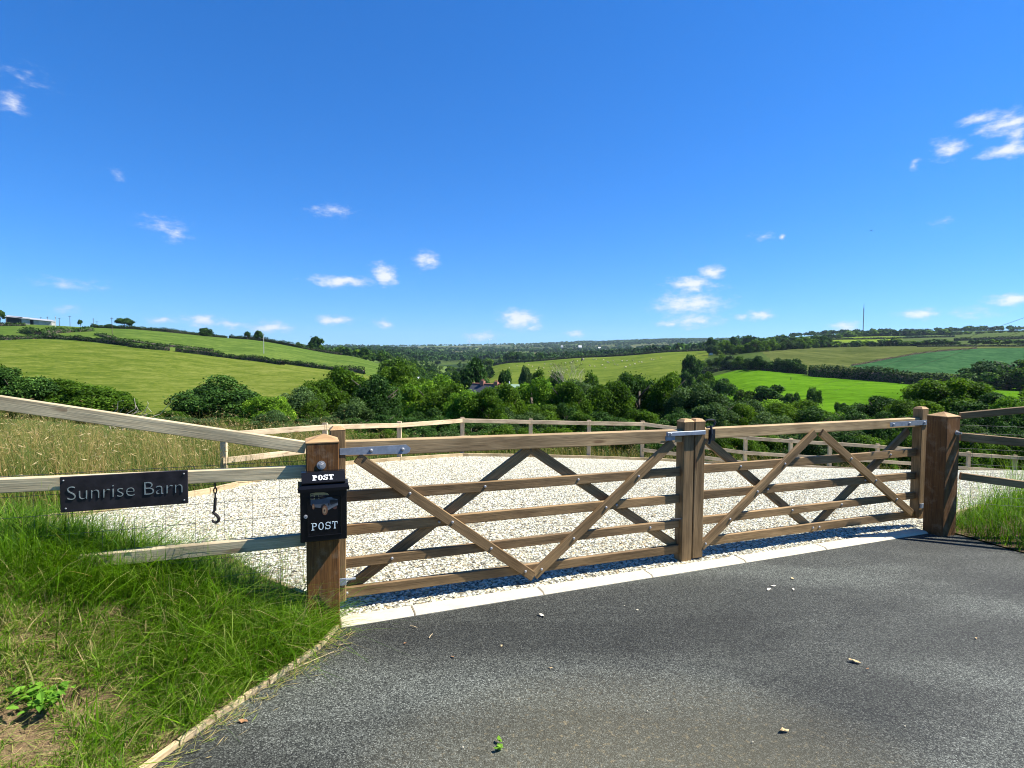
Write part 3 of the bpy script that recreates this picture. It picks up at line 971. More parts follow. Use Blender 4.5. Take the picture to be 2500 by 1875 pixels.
board_run('timber_edging', [(p[0] - .012, p[1]) for p in EDGE_L[:10]], lambda x, y: .0, .12, .024, 'thin pale edging board curving along the left side of the asphalt under hanging grass', up=.026)
board_run('timber_edging', BOARD_L, lambda x, y: float(yard_z(x, y)), .26, .035, 'dark timber board holding the gravel back behind the letter box post', up=.10)
board_run('timber_edging', BOARD_R, lambda x, y: float(yard_z(x, y)) * .3, .30, .035, 'timber board between the gravel and the bright grass right of the square gatepost', up=.13)
board_run('timber_edging', [(x, y) for x, y in BACK], lambda x, y: float(yard_z(x, y)), .20, .04, 'pale timber board along the far edge of the gravel under the low fence', up=.07)

# ------------------------------------------------------------------ gate posts
def gate_post(u0, u1, v0, v1, h, label, ridge=(0, 0)):
    root = empty('gate_post', uv((u0 + u1) / 2, (v0 + v1) / 2, 0), GA, label, 'gatepost')
    a, b = (u1 - u0) / 2, (v1 - v0) / 2
    hh = h - .045
    # shaft: own X runs up the grain
    p = beam('shaft', (0, 0, -.35), (0, 0, hh), b * 2, a * 2, M['post_wood'], root, .005, (0, 1, 0))
    mb = MB()
    ra, rb = ridge
    e = .002
    vs = [(-a - e, -b - e, hh), (a + e, -b - e, hh), (a + e, b + e, hh), (-a - e, b + e, hh),
          (-a - e, -b - e, hh + .006), (a + e, -b - e, hh + .006), (a + e, b + e, hh + .006), (-a - e, b + e, hh + .006), (ra, rb, h)]
    mb.add(vs, [(0, 1, 5, 4), (1, 2, 6, 5), (2, 3, 7, 6), (3, 0, 4, 7), (4, 5, 8), (5, 6, 8), (6, 7, 8), (7, 4, 8), (3, 2, 1, 0)])
    mb.build('post_top', M['post_top'], root)
    return root


post_l = gate_post(-POST_W, 0, 0, POST_W, 1.185, 'brown square gatepost behind the black letter box, with a weathered pointed top', (.012, .0))
post_r = gate_post(GATE_L, GATE_L + POST_W, 0, POST_W, 1.18, 'thick dark brown gatepost with a pointed top beside the bright grass')


def bolt_part(parent, c, axis, r=.017, h=.014, mat='bolt', washer=True, name='bolt'):
    mb = MB()
    c = Vector(c); ax = Vector(axis)
    if washer: mb.tube([c, c + ax * .003], r * 1.5, 12)
    mb.dome(c + ax * (.003 if washer else 0), ax, r, h)
    return mb.build(name, M[mat], parent, False)


# big nut on the front of each post (the hinge pin goes through)
mb = MB()
_q = Vector((-.008, -POST_W / 2, 1.008))
mb.tube([_q, _q + Vector((0, -.004, 0))], .026, 14)
mb.tube([_q + Vector((0, -.004, 0)), _q + Vector((0, -.022, 0))], .017, 6)
mb.tube([_q + Vector((0, -.022, 0)), _q + Vector((0, -.040, 0))], .010, 10)
mb.build('hinge_nut', M['bolt'], post_l)
mb = MB()
_q = Vector((.045, -POST_W / 2, .985))
mb.tube([_q, _q + Vector((0, -.004, 0))], .024, 14)
mb.tube([_q + Vector((0, -.004, 0)), _q + Vector((0, -.022, 0))], .016, 6)
mb.tube([_q + Vector((0, -.022, 0)), _q + Vector((0, -.045, 0))], .009, 10)
mb.build('hinge_nut', M['bolt'], post_r)

# ------------------------------------------------------------------ the two gates
_a = A0 + NN * .255                            # the gates hang behind the posts
_b = A0 + G * 5.36 + NN * .345
GDIR = (_b - _a) / np.linalg.norm(_b - _a)
GN = np.array((-GDIR[1], GDIR[0]))
GATE_RZ = math.atan2(GDIR[1], GDIR[0])


def gp(px, py, v):
    """line of sight on the plane of the gates, v behind its front -> (u, z)"""
    d = ray(px, py)
    o = _a + GN * v
    t = (o @ GN) / (d[:2] @ GN)
    P = d * t
    return float((P[:2] - _a) @ GDIR), float(P[2] + EYE)


def gl(px, py, v):
    u, z = gp(px, py, v)
    return Vector((u, v, z))


V_FRONT, V_RAIL, V_BACK = .017, .056, .094     # layer centres: front braces, rails, back braces


def gate(label, rails, top, heel, head, fronts, backs, group):
    root = empty('field_gate', (float(_a[0]), float(_a[1]), 0), GATE_RZ, label, 'gate', group)
    # top rail: deeper timber
    (x0, yt0, yb0), (x1, yt1, yb1) = top
    p0 = gl(x0, (yt0 + yb0) / 2, .02); p1 = gl(x1, (yt1 + yb1) / 2, .02)
    zt = ((gp(x0, yt0, .02)[1] - gp(x0, yb0, .02)[1]) + (gp(x1, yt1, .02)[1] - gp(x1, yb1, .02)[1])) / 2
    p0.y = p1.y = .056
    p0.x, p1.x = heel[0] if heel[0] < head[0] else head[1], head[0] if heel[0] < head[0] else heel[1]
    lo, hi = (heel, head) if heel[0] < head[0] else (head, heel)
    p0.x, p1.x = lo[1] - .004 - .05, hi[0] + .05
    beam('top_rail', p0, p1, .072, zt, M['lit_top_wood'], root, .006)
    lines = []
    for (xa, ta, ba, xb, tb, bb) in rails:
        q0 = gl(xa, (ta + ba) / 2, .036); q1 = gl(xb, (tb + bb) / 2, .036)
        h = ((gp(xa, ta, .036)[1] - gp(xa, ba, .036)[1]) + (gp(xb, tb, .036)[1] - gp(xb, bb, .036)[1])) / 2
        h = min(h, .082)
        s = (q1.z - q0.z) / (q1.x - q0.x)
        e0, e1 = lo[1] - .03, hi[0] + .03
        r0 = Vector((e0, V_RAIL, q0.z + s * (e0 - q0.x))); r1 = Vector((e1, V_RAIL, q0.z + s * (e1 - q0.x)))
        beam('rail', r0, r1, .036, h, M['gate_wood'], root, .004, warp=.003)
        lines.append((r0, r1))
    for (u0, u1, v0, v1, z0, z1, nm) in (heel, head):
        c = ((u0 + u1) / 2, (v0 + v1) / 2)
        hh = z1 - .022
        st = beam(nm, (c[0], c[1], z0), (c[0], c[1], hh), v1 - v0, u1 - u0, M['gate_wood'], root, .005)
        m2 = MB()
        a, b, k = (u1 - u0) / 2 + .001, (v1 - v0) / 2 + .001, .022
        L = hh - z0
        m2.add([(L, -b, -a), (L, b, -a), (L, b, a), (L, -b, a), (L + .022, -b + k, -a + k), (L + .022, b - k, -a + k), (L + .022, b - k, a - k), (L + .022, -b + k, a - k)],
               [(0, 1, 2, 3), (7, 6, 5, 4), (1, 0, 4, 5), (2, 1, 5, 6), (3, 2, 6, 7), (0, 3, 7, 4)])
        m2.build('weathered_top', M['post_top'], st)
    bolts = []
    for vv, lst in ((V_FRONT, fronts), (V_BACK, backs)):
        for (xa, ya, xb, yb) in lst:
            q0, q1 = gl(xa, ya, vv), gl(xb, yb, vv)
            beam('brace', q0, q1, .033, .072, M['gate_wood'], root, .004, (0, 1, 0), .002)
            for (r0, r1) in lines:
                # where this brace crosses the rail
                sr = (r1.z - r0.z) / (r1.x - r0.x); dx = q1.x - q0.x
                if abs(dx) < 1e-3: continue
                sb = (q1.z - q0.z) / dx
                u = (r0.z - sr * r0.x - q0.z + sb * q0.x) / (sb - sr)
                if min(q0.x, q1.x) - .02 < u < max(q0.x, q1.x) + .02:
                    bolts.append((u, (0.0 if vv == V_FRONT else V_RAIL - .018), r0.z + sr * (u - r0.x)))
    for bb in bolts: bolt_part(root, bb, (0, -1, 0), .0105, .010, washer=False)
    return root


def up_(px, v): return gp(px, 1250, v)[0]


_h = up_(844.5, .0)
g1_heel = (_h - .095, _h, .0, .095, .055, 1.205, 'heel_stile')
g1_head = (up_(1666, .0), up_(1691, .0), .0, .100, gp(1670, 1371, .0)[1], 1.165, 'head_stile')
gate_a = gate('longer pale brown timber field gate with a front V brace, nearest the black letter box',
              [(851, 1200, 1225, 1652, 1142, 1164), (851, 1283, 1307, 1652, 1208, 1230), (844, 1365, 1388, 1648, 1271, 1291), (844, 1436, 1461, 1648, 1332, 1352)],
              ((845, 1080, 1112), (1655, 1048, 1083)), g1_heel, g1_head,
              [(872, 1117, 1301, 1407), (1303, 1404, 1641, 1080)],
              [(1292, 1096, 850, 1436), (1297, 1096, 1650, 1332)], 'pair of timber field gates')
g2_head = (g1_head[1] + .010, up_(1718, .0), .0, .100, gp(1700, 1362, .0)[1], 1.165, 'head_stile')
_h = up_(2258, .0)
g2_heel = (_h - .098, _h, .0, .095, .06, 1.20, 'heel_stile')
gate_b = gate('shorter timber field gate, front braces meeting at the top, beside the thick dark gatepost',
              [(1717, 1136, 1155, 2231, 1096, 1115), (1713, 1200, 1219, 2230, 1153, 1171), (1713, 1263, 1281, 2230, 1202, 1219), (1732, 1311, 1333, 2214, 1250, 1267)],
              ((1743, 1044, 1072), (2230, 1022, 1042)), g2_heel, g2_head,
              [(1711, 1334, 1988, 1056), (2004, 1056, 2224, 1252)],
              [(1724, 1074, 1981, 1292), (1978, 1292, 2216, 1052)], 'pair of timber field gates')


def band(parent, xa, ya0, ya1, xb, yb0, yb1, v, point, nb, name='hinge_band'):
    a0, a1 = gp(xa, ya0, v), gp(xa, ya1, v); b0, b1 = gp(xb, yb0, v), gp(xb, yb1, v)
    mb = MB()
    t = .006
    if point == 'r':
        w = .03
        o = [(a0[0], a0[1]), (b0[0] - w, b0[1]), (b0[0], (b0[1] + b1[1]) / 2 + .006), (b0[0] - w * .3, b1[1] + .01), (b1[0] - w, b1[1]), (a1[0], a1[1])]
    else:
        o = [(a0[0], a0[1]), (b0[0], b0[1]), (b1[0], b1[1]), (a1[0], a1[1])]
    n = len(o)
    vs = [(x, v, z) for x, z in o] + [(x, v + t, z) for x, z in o]
    fs = [tuple(range(n - 1, -1, -1)), tuple(range(n, 2 * n))] + [(i, (i + 1) % n, n + (i + 1) % n, n + i) for i in range(n)]
    mb.add(vs, fs)
    # the band returns over the top of the rail
    mb.box(min(a0[0], b0[0]) + .0, max(a0[0], b0[0]) - (.05 if point == 'r' else 0), v + t + .0005, v + .075, (a0[1] + b0[1]) / 2 - .004, (a0[1] + b0[1]) / 2 + .001) if point == 'x' else None
    s = mb.build(name, M['zinc'], parent)
    L0, L1 = a0[0], b0[0]
    for k in nb:
        u = L0 + (L1 - L0) * k
        zz = (a0[1] + a1[1]) / 2 + ((b0[1] + b1[1]) / 2 - (a0[1] + a1[1]) / 2) * k
        bolt_part(s, (u, v, zz), (0, -1, 0), .012, .011, 'bolt', False)
    return s


band(gate_a, 829.5, 1095, 1111, 1003, 1085, 1107, -.004, 'r', (.43, .88))
band(gate_b, 2174, 1031, 1042, 2266, 1025, 1037, -.010, 'n', (.08, .5, .9))
# lower hinge brackets
for gt, u0, u1, z, lft in ((gate_a, g1_heel[0], g1_heel[1], gp(838, 1420, 0)[1], True), (gate_b, g2_heel[0], g2_heel[1], gp(2228, 1237, 0)[1], False)):
    mb = MB()
    v0 = -.004 if lft else -.014
    mb.box(u0 + .012, u1 + (.0 if lft else -.002), v0 - .004, v0 + .002, z - .024, z + .024, .002)
    mb.box(u0 + .012, u0 + .018, v0, v0 + .10, z - .022, z + .022)
    if lft: mb.tube([(u1, v0 + .012, z + .008), (u1 + .06, v0 + .012, z + .008)], .009, 8)
    else: mb.tube([(u1 - .01, .04, z), (u1 + .07, .04, z)], .011, 8); mb.box(u1 - .006, u1 - .001, v0, v0 + .09, z - .02, z + .02)
    mb.build('hinge_bracket', M['zinc'], gt)
# throw-over latch across the meeting stiles
mb = MB()
l0, l1 = gp(1631, 1066, -.03), gp(1729, 1056, -.03)
zt, zb = gp(1680, 1053, -.03)[1], gp(1680, 1063, -.03)[1]
zz = (zt + zb) / 2
mb.box(l0[0], l1[0] - .02, -.026, -.003, zz - .018, zz + .016, .003)
mb.box(l0[0] + .002, l0[0] + .09, -.003, .012, zz - .055, zz - .018)
lat = mb.build('latch_bar', M['zinc'], gate_a)
bolt_part(lat, (l0[0] + .03, -.026, zz), (0, -1, 0), .01, .009, 'bolt', False)
mb = MB()
zc = gp(1728, 1033, .03)[1]
uc = g2_head[1] + .01
pts = [(uc - .02, .03, zz + .02), (uc + .0, .03, zc - .04), (uc - .01, .03, zc + .005), (uc + .03, .03, zc + .028), (uc + .10, .03, zc + .026), (uc + .115, .03, zc + .004), (uc + .10, .03, zc - .03), (uc + .03, .03, zc - .035), (uc + .01, .03, zz - .02)]
mb.tube(pts, .0075, 8)
mb.build('latch_loop', M['black_metal'], gate_b)
mb = MB()
mb.tube([(uc + .045, .0, zc - .02), (uc + .04, -.02, zz - .02), (uc + .012, -.02, zz - .10)], .010, 8)
mb.box(uc + .02, uc + .085, -.008, .0, zz - .075, zz + .02)
mb.build('latch_catch', M['black_metal'], gate_b)
mb = MB()
_c = gl(1652, 1266, .03)
mb.tube([_c + Vector((-.07, -.02, .006)), _c + Vector((.03, -.02, 0))], .009, 8)
mb.build('latch_pin', M['black_metal'], gate_a)

# ------------------------------------------------------------------ letter box on the post
def serif(letter, w, h, t, ext=.004):
    """a slab serif capital as one solid mesh in its own x, z"""
    mb = MB()
    b = t * .42

    def bar(x0, x1, z0, z1, k=[0]):
        k[0] += 1
        mb.box(x0, x1, -ext - .0002 * (k[0] % 4), 0, z0, z1)

    def arc(cx, cz, rx, rz, a0, a1, thin, thick, n=14):
        vs, fs = [], []
        for i in range(n + 1):
            a = math.radians(a0 + (a1 - a0) * i / n)
            k = thin + (thick - thin) * abs(math.cos(a)) ** 1.2
            for r in (0, 1):
                x = cx + (rx - k * r) * math.cos(a); z = cz + (rz - k * r * .9) * math.sin(a)
                vs += [(x, -ext - .0004, z), (x, 0, z)]
        for i in range(n):
            q = i * 4
            fs += [(q, q + 4, q + 6, q + 2), (q, q + 1, q + 5, q + 4), (q + 2, q + 6, q + 7, q + 3)]
        mb.add(vs, fs)
    if letter == 'O': arc(w / 2, h / 2, w / 2, h / 2 * 1.03, 0, 360, b, t, 28)
    elif letter == 'P':
        bar(w * .14, w * .14 + t, 0, h); bar(0, w * .14 + t * 1.9, 0, b); bar(0, w * .5, h - b, h)
        arc(w * .5, h * .73, w * .5, h * .27, 90, -90, b, t)
        bar(w * .14 + t, w * .5, h * .46, h * .46 + b)
    elif letter == 'T':
        bar(w / 2 - t / 2, w / 2 + t / 2, 0, h); bar(w / 2 - t, w / 2 + t, 0, b); bar(0, w, h - b, h)
        bar(0, b, h - h * .3, h - b * .5); bar(w - b, w, h - h * .3, h - b * .5)
    elif letter == 'S':
        arc(w * .5, h * .735, w * .46, h * .275, 20, 270, b, t * .85)
        arc(w * .5, h * .272, w * .48, h * .285, 90, -165, b, t * .85)
        bar(w - b * 1.3, w - b * .2, h * .68, h); bar(0, b * 1.1, 0, h * .34)
    return mb


def word(parent, mat, text, x0, x1, z0, z1, y, tfac, slope=0.0, skew=0.0, ext=.003):
    n = len(text)
    cw = (x1 - x0) / n
    for i, ch in enumerate(text):
        w, h = cw * .80, z1 - z0
        me = serif(ch, w, h, w * tfac, ext).mesh('letter', mat)
        o = link('letter', me, parent)
        o.location = (x0 + cw * i + cw * .1, y, z0)


BD = .105                                        # box depth
def bxp(px, py, v):
    d = ray(px, py); o = A0 + NN * v
    t = (o @ NN) / (d[:2] @ NN); P = d * t
    return float((P[:2] - A0) @ G), float(P[2] + EYE)


bl, br = bxp(731, 1250, -BD)[0], bxp(849, 1250, -BD)[0]
bt, bb_ = bxp(790, 1186, -BD)[1], bxp(790, 1322, -BD)[1]
BW, BH = br - bl, bt - bb_
box = empty('post_box', uv((bl + br) / 2, 0, bb_), GA, 'black metal letter box on the left gatepost, white POST lettering and a painted vintage car', 'letter box')
w2 = BW / 2
mb = MB(); mb.box(-w2 + .004, w2 - .004, -BD + .008, -.003, 0, BH, .004)
mb.build('casing', M['black_paint'], box)
mb = MB()                                         # door frame and recessed panel
mb.box(-w2 + .006, w2 - .006, -BD, -BD + .0075, .004, BH - .03, .0025)
door = mb.build('door', M['black_paint'], box)
mb = MB()
x0, x1, z0, z1 = -w2 + .042, w2 - .036, .034, BH - .062
for (a, b_, c, d_) in ((x0, x1, z0, z0 + .005), (x0, x1, z1 - .005, z1), (x0, x0 + .005, z0 + .0055, z1 - .0055), (x1 - .005, x1, z0 + .0055, z1 - .0055)):
    mb.box(a, b_, -BD - .004, -BD - .0003, c, d_, .001)
mb.build('moulding', M['black_paint'], door)
mb = MB()                                         # overhanging eave below the hood
mb.add([(-w2 - .008, -BD - .014, BH - .030), (w2 + .008, -BD - .014, BH - .030), (w2 + .008, -BD - .014, BH - .012), (-w2 - .008, -BD - .014, BH - .012),
        (-w2 - .008, 0, BH - .030), (w2 + .008, 0, BH - .030), (w2 + .008, 0, BH + .012), (-w2 - .008, 0, BH + .012),
        (-w2 - .002, -BD - .002, BH + .008), (w2 + .002, -BD - .002, BH + .008)],
       [(0, 1, 2, 3), (3, 2, 9, 8), (8, 9, 6, 7), (1, 0, 4, 5), (0, 3, 8, 7, 4), (2, 1, 5, 6, 9), (5, 4, 7, 6)])
mb.build('eave', M['black_paint'], box)
mb = MB()                                         # sloping flap over the slot
hx = w2 - .012
hz0, hz1 = BH + .020, BH + .074
ys0, ys1 = -BD - .002, -BD + .045
mb.add([(-hx, ys0, hz0), (hx, ys0, hz0), (hx, ys1, hz1), (-hx, ys1, hz1), (-hx, ys0 + .012, hz0 - .010), (hx, ys0 + .012, hz0 - .010), (hx, -.002, hz1 - .002), (-hx, -.002, hz1 - .002), (hx, -.002, hz0 - .008), (-hx, -.002, hz0 - .008)],
       [(0, 1, 2, 3), (1, 0, 4, 5), (3, 2, 6, 7), (5, 4, 9, 8), (7, 6, 8, 9), (0, 3, 7, 9, 4), (2, 1, 5, 8, 6)])
mb.box(-hx, hx, ys0 - .004, ys0 + .006, hz0 - .0045, hz0 + .004, .0015)
flap = mb.build('letter_flap', M['black_paint'], box)
for i, ch in enumerate('POST'):                   # raised letters follow the slope of the flap
    sl = Vector((0, ys1 - ys0, hz1 - hz0)); ang = math.atan2(sl.y, sl.z)
    wd = hx * 2 * .50; cw = wd / 4
    me = serif(ch, cw * .86, .033, cw * .30, .003).mesh('letter', M['white_letter'])
    o = link('letter', me, flap)
    p = Vector((-hx + hx * 2 * .245 + cw * i, ys0, hz0)) + sl * .22
    o.matrix_local = Matrix.Translation(p + Vector((0, -.0005, 0))) @ Matrix.Rotation(-ang, 4, 'X')
word(door, M['pale_letter'], 'POST', -w2 + BW * .225, -w2 + BW * .795, .072, .113, -BD - .0002, .20)
mb = MB()
lk_ = Vector((-w2 + BW * .125, -BD, BH * .475))
mb.tube([lk_, lk_ + Vector((0, -.006, 0))], .011, 16); mb.tube([lk_ + Vector((0, -.006, 0)), lk_ + Vector((0, -.014, 0))], .0085, 16)
mb.box(lk_.x - .003, lk_.x + .003, lk_.y - .0155, lk_.y - .0142, lk_.z - .0009, lk_.z + .0009, mi=1)
mb.build('lock', [M['bolt'], M['black_metal']], door)


def car_picture():
    cols = [('paint_blue', (.060, .070, .085)), ('paint_cream', (.34, .25, .10)), ('paint_dark', (.006, .006, .008)), ('paint_brown', (.15, .07, .035)),
            ('paint_grey', (.095, .112, .125)), ('paint_tan', (.25, .18, .10)), ('paint_red', (.06, .025, .02))]
    mats = [plain(n, c, .5, 0, .12, 60) for n, c in cols]
    # outline points read off the little painting (x right, y down)
    S = [(0, 0, [(300, 755), (455, 760), (590, 745), (730, 765), (830, 785), (835, 850), (830, 900), (640, 960), (600, 930), (510, 900), (490, 925), (385, 905), (300, 855)]),
         (1, 1, [(298, 640), (400, 630), (560, 636), (630, 655), (660, 690), (560, 682), (450, 676), (372, 690), (372, 755), (300, 757)]),
         (1, 1, [(372, 676), (385, 676), (385, 757), (372, 757)]), (1, 1, [(448, 676), (458, 676), (470, 752), (455, 757)]),
         (2, 2, [(312, 648), (360, 648), (360, 662), (312, 664)]), (6, 2, [(313, 682), (362, 680), (362, 748), (313, 752)]),
         (2, 1, [(387, 680), (446, 678), (452, 755), (387, 757)]), (6, 1, [(462, 678), (575, 684), (575, 738), (474, 742)]),
         (2, 1, [(582, 684), (656, 692), (668, 722), (585, 740)]), (1, 2, [(474, 700), (540, 696), (545, 704), (476, 710)]),
         (4, 2, [(590, 742), (700, 722), (740, 762), (640, 778)]), (2, 2, [(672, 795), (795, 778), (830, 800), (832, 840), (700, 880), (676, 850)]),
         (4, 2, [(628, 940), (830, 862), (838, 885), (632, 982)]), (2, 2, [(640, 850), (662, 842), (668, 885), (645, 890)]),
         (4, 3, [(735, 762), (828, 782), (812, 800), (730, 772)]),
         (2, 2, [(500, 905), (515, 865), (560, 852), (600, 880), (615, 930), (590, 950), (520, 940)]), (2, 2, [(322, 855), (335, 835), (362, 840), (380, 880), (372, 900), (325, 890)]),
         (3, 3, [(522 + 0, 960)]), (3, 3, None)]
    mb = MB()

    def tr(x, y): return (-w2 + BW * (x - 85) / 945, BH * (1 - (y - 500) / 1050) + .004)

    def poly(mi, layer, pts):
        y = -BD - .0004 - .0003 * layer
        mb.add([(tr(x, yy)[0], y, tr(x, yy)[1]) for x, yy in pts], [tuple(range(len(pts)))], mi)

    def disc(mi, layer, cx, cy, rx, ry, n=20):
        poly(mi, layer, [(cx + rx * math.cos(2 * math.pi * k / n), cy + ry * math.sin(2 * math.pi * k / n)) for k in range(n)])
    for it in S:
        if it[2] and len(it[2]) > 2: poly(*it)
    disc(3, 3, 578, 975, 56, 92); disc(5, 4, 570, 978, 34, 58); disc(3, 5, 568, 978, 18, 30); disc(2, 6, 568, 978, 8, 13)
    disc(3, 3, 352, 890, 24, 50); disc(5, 4, 348, 890, 10, 22); disc(6, 0, 775, 935, 42, 36)
    o = mb.build('vehicle_picture', mats, door)
    return o


car_picture()

# ------------------------------------------------------------------ fence with the house sign, left of the post
_fl = np.array((uv(-POST_W, .09).x, uv(-POST_W, .09).y))
_fr = np.array((-2.605, 2.9))
_fd = (_fr - _fl) / np.linalg.norm(_fr - _fl)


def lfp(px, py, off=0.0):
    nrm = np.array((-_fd[1], _fd[0]))
    nrm = nrm if nrm @ np.array((0, -1)) > 0 else -nrm
    d = ray(px, py); o = _fl + nrm * off
    t = (o @ nrm) / (d[:2] @ nrm)
    return Vector(d * t) + Vector((0, 0, EYE))


fence_l = empty('wing_fence', (_fl[0], _fl[1], 0), 0, 'weathered rail fence left of the letter box, carrying the dark house sign', 'fence')
_o = Vector((_fl[0], _fl[1], 0))


def lf_rail(ya, yb, x0, h):
    a = lfp(746, ya); b = lfp(x0, yb)
    e = b + (b - a).normalized() * (1.3 if x0 == 0 else .16)
    beam('rail', a - _o, e - _o, .045, h, M['rail_wood'], fence_l, .004, (-_fd[1], _fd[0], 0), .003)
    return a, e


lf_rail(1092, 984, 0, .072)
_ra, _rb = lf_rail(1151, 1184, 0, .074)
lf_rail(1316, 1362, 280, .072)
beam('fence_post', (_fd[0] * 2.6 + .02, _fd[1] * 2.6 + .075, -.2), (_fd[0] * 2.6 + .02, _fd[1] * 2.6 + .075, 1.78), .1, .1, M['rail_wood'], fence_l, .005)


def wire_mesh(name, parent, P, Q, z0, z1, dz, du, back, n_sub=1):
    """stock netting between two points: level wires and uprights, joined (too fine to count)"""
    P, Q = Vector(P), Vector(Q); d = Q - P; L = d.length; d.normalize()
    mb = MB()
    r = .0013
    k = z0
    while k <= z1 + 1e-6:
        mb.tube([P + Vector((0, 0, k)), Q + Vector((0, 0, k))], r, 4, False); k += dz
    t = 0
    while t < L:
        mb.tube([P + d * t + Vector((0, 0, z0)), P + d * t + Vector((0, 0, z1))], r * .8, 4, False); t += du
    o = mb.build(name, M['wire'], parent)
    o['kind'] = 'stuff'
    return o


_bk = np.array((-_fd[1], _fd[0])); _bk = _bk if _bk[1] > 0 else -_bk
_w0 = Vector((_bk[0] * .03, _bk[1] * .03, 0))
wire_mesh('wire_netting', fence_l, _w0, _w0 + Vector((_fd[0] * 2.55, _fd[1] * 2.55, 0)), .25, 1.02, .11, .15, 0)

# house sign screwed to the middle rail
s_tl, s_tr = lfp(147, 1162, .03), lfp(459, 1149, .03)
s_bl, s_br = lfp(147, 1249, .03), lfp(457, 1230, .03)
sw = (Vector((s_tr.x, s_tr.y)) - Vector((s_tl.x, s_tl.y))).length
stop = (s_tl.z + s_tr.z) / 2; sbot = (s_bl.z + s_br.z) / 2; shh = stop - sbot
srz = math.atan2(s_tr.y - s_tl.y, s_tr.x - s_tl.x)
tilt = (s_tr.z - s_tl.z) / sw
sign = empty('house_sign', (s_tl.x, s_tl.y, sbot), srz, 'dark slate house sign reading Sunrise Barn, screwed to the middle fence rail', 'sign')
mb = MB(); mb.box(0, sw, -.012, .0, 0, shh, .0025)
plq = mb.build('plaque', M['slate'], sign)


def letters(parent, text, x0, x1, z0, cap, y, mat, ext=.0035, off=0.0):
    me = text_mesh(text, 1.0, 0, off)
    co = np.array([v.co[:] for v in me.vertices])
    bx0, bx1 = co[:, 0].min(), co[:, 0].max()
    bpy.data.meshes.remove(me)
    s = (x1 - x0) / (bx1 - bx0)
    # each letter is a mesh of its own: set one after another with the font's own advance
    adv = {}
    cur = 0.0
    for i, ch in enumerate(text):
        if ch == ' ': cur = None; continue
        m1 = text_mesh(text[:i + 1], 1.0, 0, off)
        m0 = text_mesh(ch, 1.0, ext / s / 2, off)
        c1 = np.array([v.co[:] for v in m1.vertices]); c0 = np.array([v.co[:] for v in m0.vertices])
        dx = c1[:, 0].max() - c0[:, 0].max()
        bpy.data.meshes.remove(m1)
        c0[:, 0] += dx - bx0
        P = np.stack((c0[:, 0] * s, -c0[:, 2] * s, c0[:, 1] * s * 1.0), -1)
        m0.vertices.foreach_set('co', P.astype(np.float32).ravel())
        m0.materials.clear(); m0.materials.append(mat); m0.update()
        o = link('letter', m0, parent)
        o.location = (x0, y, z0)


letters(plq, 'Sunrise Barn', sw * .055, sw * .955, shh * .34, .1, -.0135, M['silver_letter'], off=-.022)
for (fx, fz) in ((.028, .90), (.968, .90), (.968, .11), (.04, .11)):
    bolt_part(sign, (sw * fx, -.012, shh * fz), (0, -1, 0), .0045, .004, 'bolt', False, 'screw')

# chain with a hook hanging from the same rail
ch_t = lfp(525, 1170, .0)
chain = empty('hook_chain', ch_t, srz, 'dark iron chain and hook hanging under the fence rail between sign and letter box', 'hook')
zc0 = 0.012
for k in range(4):
    mb = MB()
    zc = zc0 - .018 - k * .030
    pts = [((.008 * math.cos(a)) if k % 2 == 0 else 0, 0 if k % 2 == 0 else .008 * math.cos(a), zc + .0175 * math.sin(a)) for a in [2 * math.pi * i / 10 for i in range(11)]]
    mb.tube(pts, .0035, 6, False)
    mb.build('link', M['rust_chain'], chain)
zb0 = zc0 - .018 - 3 * .030 - .014
mb = MB()
mb.tube([(0, 0, zb0), (-.004, 0, zb0 - .07)], .0085, 8)
hp = [(-.004, 0, zb0 - .070), (-.012, 0, zb0 - .082), (.006, 0, zb0 - .10), (.017, 0, zb0 - .118), (.014, 0, zb0 - .135), (.0, 0, zb0 - .143), (-.013, 0, zb0 - .136), (-.018, 0, zb0 - .124)]
mb.tube(hp, [.0085, .009, .009, .0095, .009, .008, .007, .004], 8)
mb.build('hook', M['rust_chain'], chain)

# ------------------------------------------------------------------ fence right of the square post
_q0 = Vector((uv(GATE_L + POST_W, .09).x, uv(GATE_L + POST_W, .09).y, 0))
def at_line(px, py, P, Q):
    d = ray(px, py); P2 = np.array((P[0], P[1])); e = np.array((Q[0] - P[0], Q[1] - P[1])); n = np.array((-e[1], e[0]))
    t = (P2 @ n) / (d[:2] @ n); return Vector(d * t) + Vector((0, 0, EYE))


_q1 = Vector((4.77, 5.29, 0))
fence_r = empty('wing_fence', _q0, 0, 'dark rail fence with wire netting right of the thick dark gatepost', 'fence')
for (ya, yb, hh) in ((1015, 1001, .062), (1066, 1081, .078), (1162, 1183, .068)):
    a = at_line(2344, ya, _q0, _q1); b = at_line(2500, yb, _q0, _q1)
    e = b + (b - a).normalized() * 1.1
    beam('rail', a - _q0, e - _q0, .045, hh, M['gate_wood'], fence_r, .004, ((_q1 - _q0).y, -(_q1 - _q0).x, 0), .002)
_dd = (_q1 - _q0).normalized()
beam('fence_post', _dd * 1.75 + Vector((.06, .05, -.2)), _dd * 1.75 + Vector((.06, .05, 1.42)), .1, .1, M['gate_wood'], fence_r, .005)
wire_mesh('wire_netting', fence_r, Vector((.05, 0, 0)), Vector((.05, 0, 0)) + _dd * 1.7, .30, 1.10, .075, .15, 0)

# ------------------------------------------------------------------ low fence along the far edge of the yard
fence_b = empty('back_fence', (BACK[6][0], BACK[6][1], 0), 0, 'long low fence of pale new rails along the far edge of the gravel yard', 'fence')
_ob = Vector((BACK[6][0], BACK[6][1], 0))


def yz(x, y): return float(yard_z(x, y))


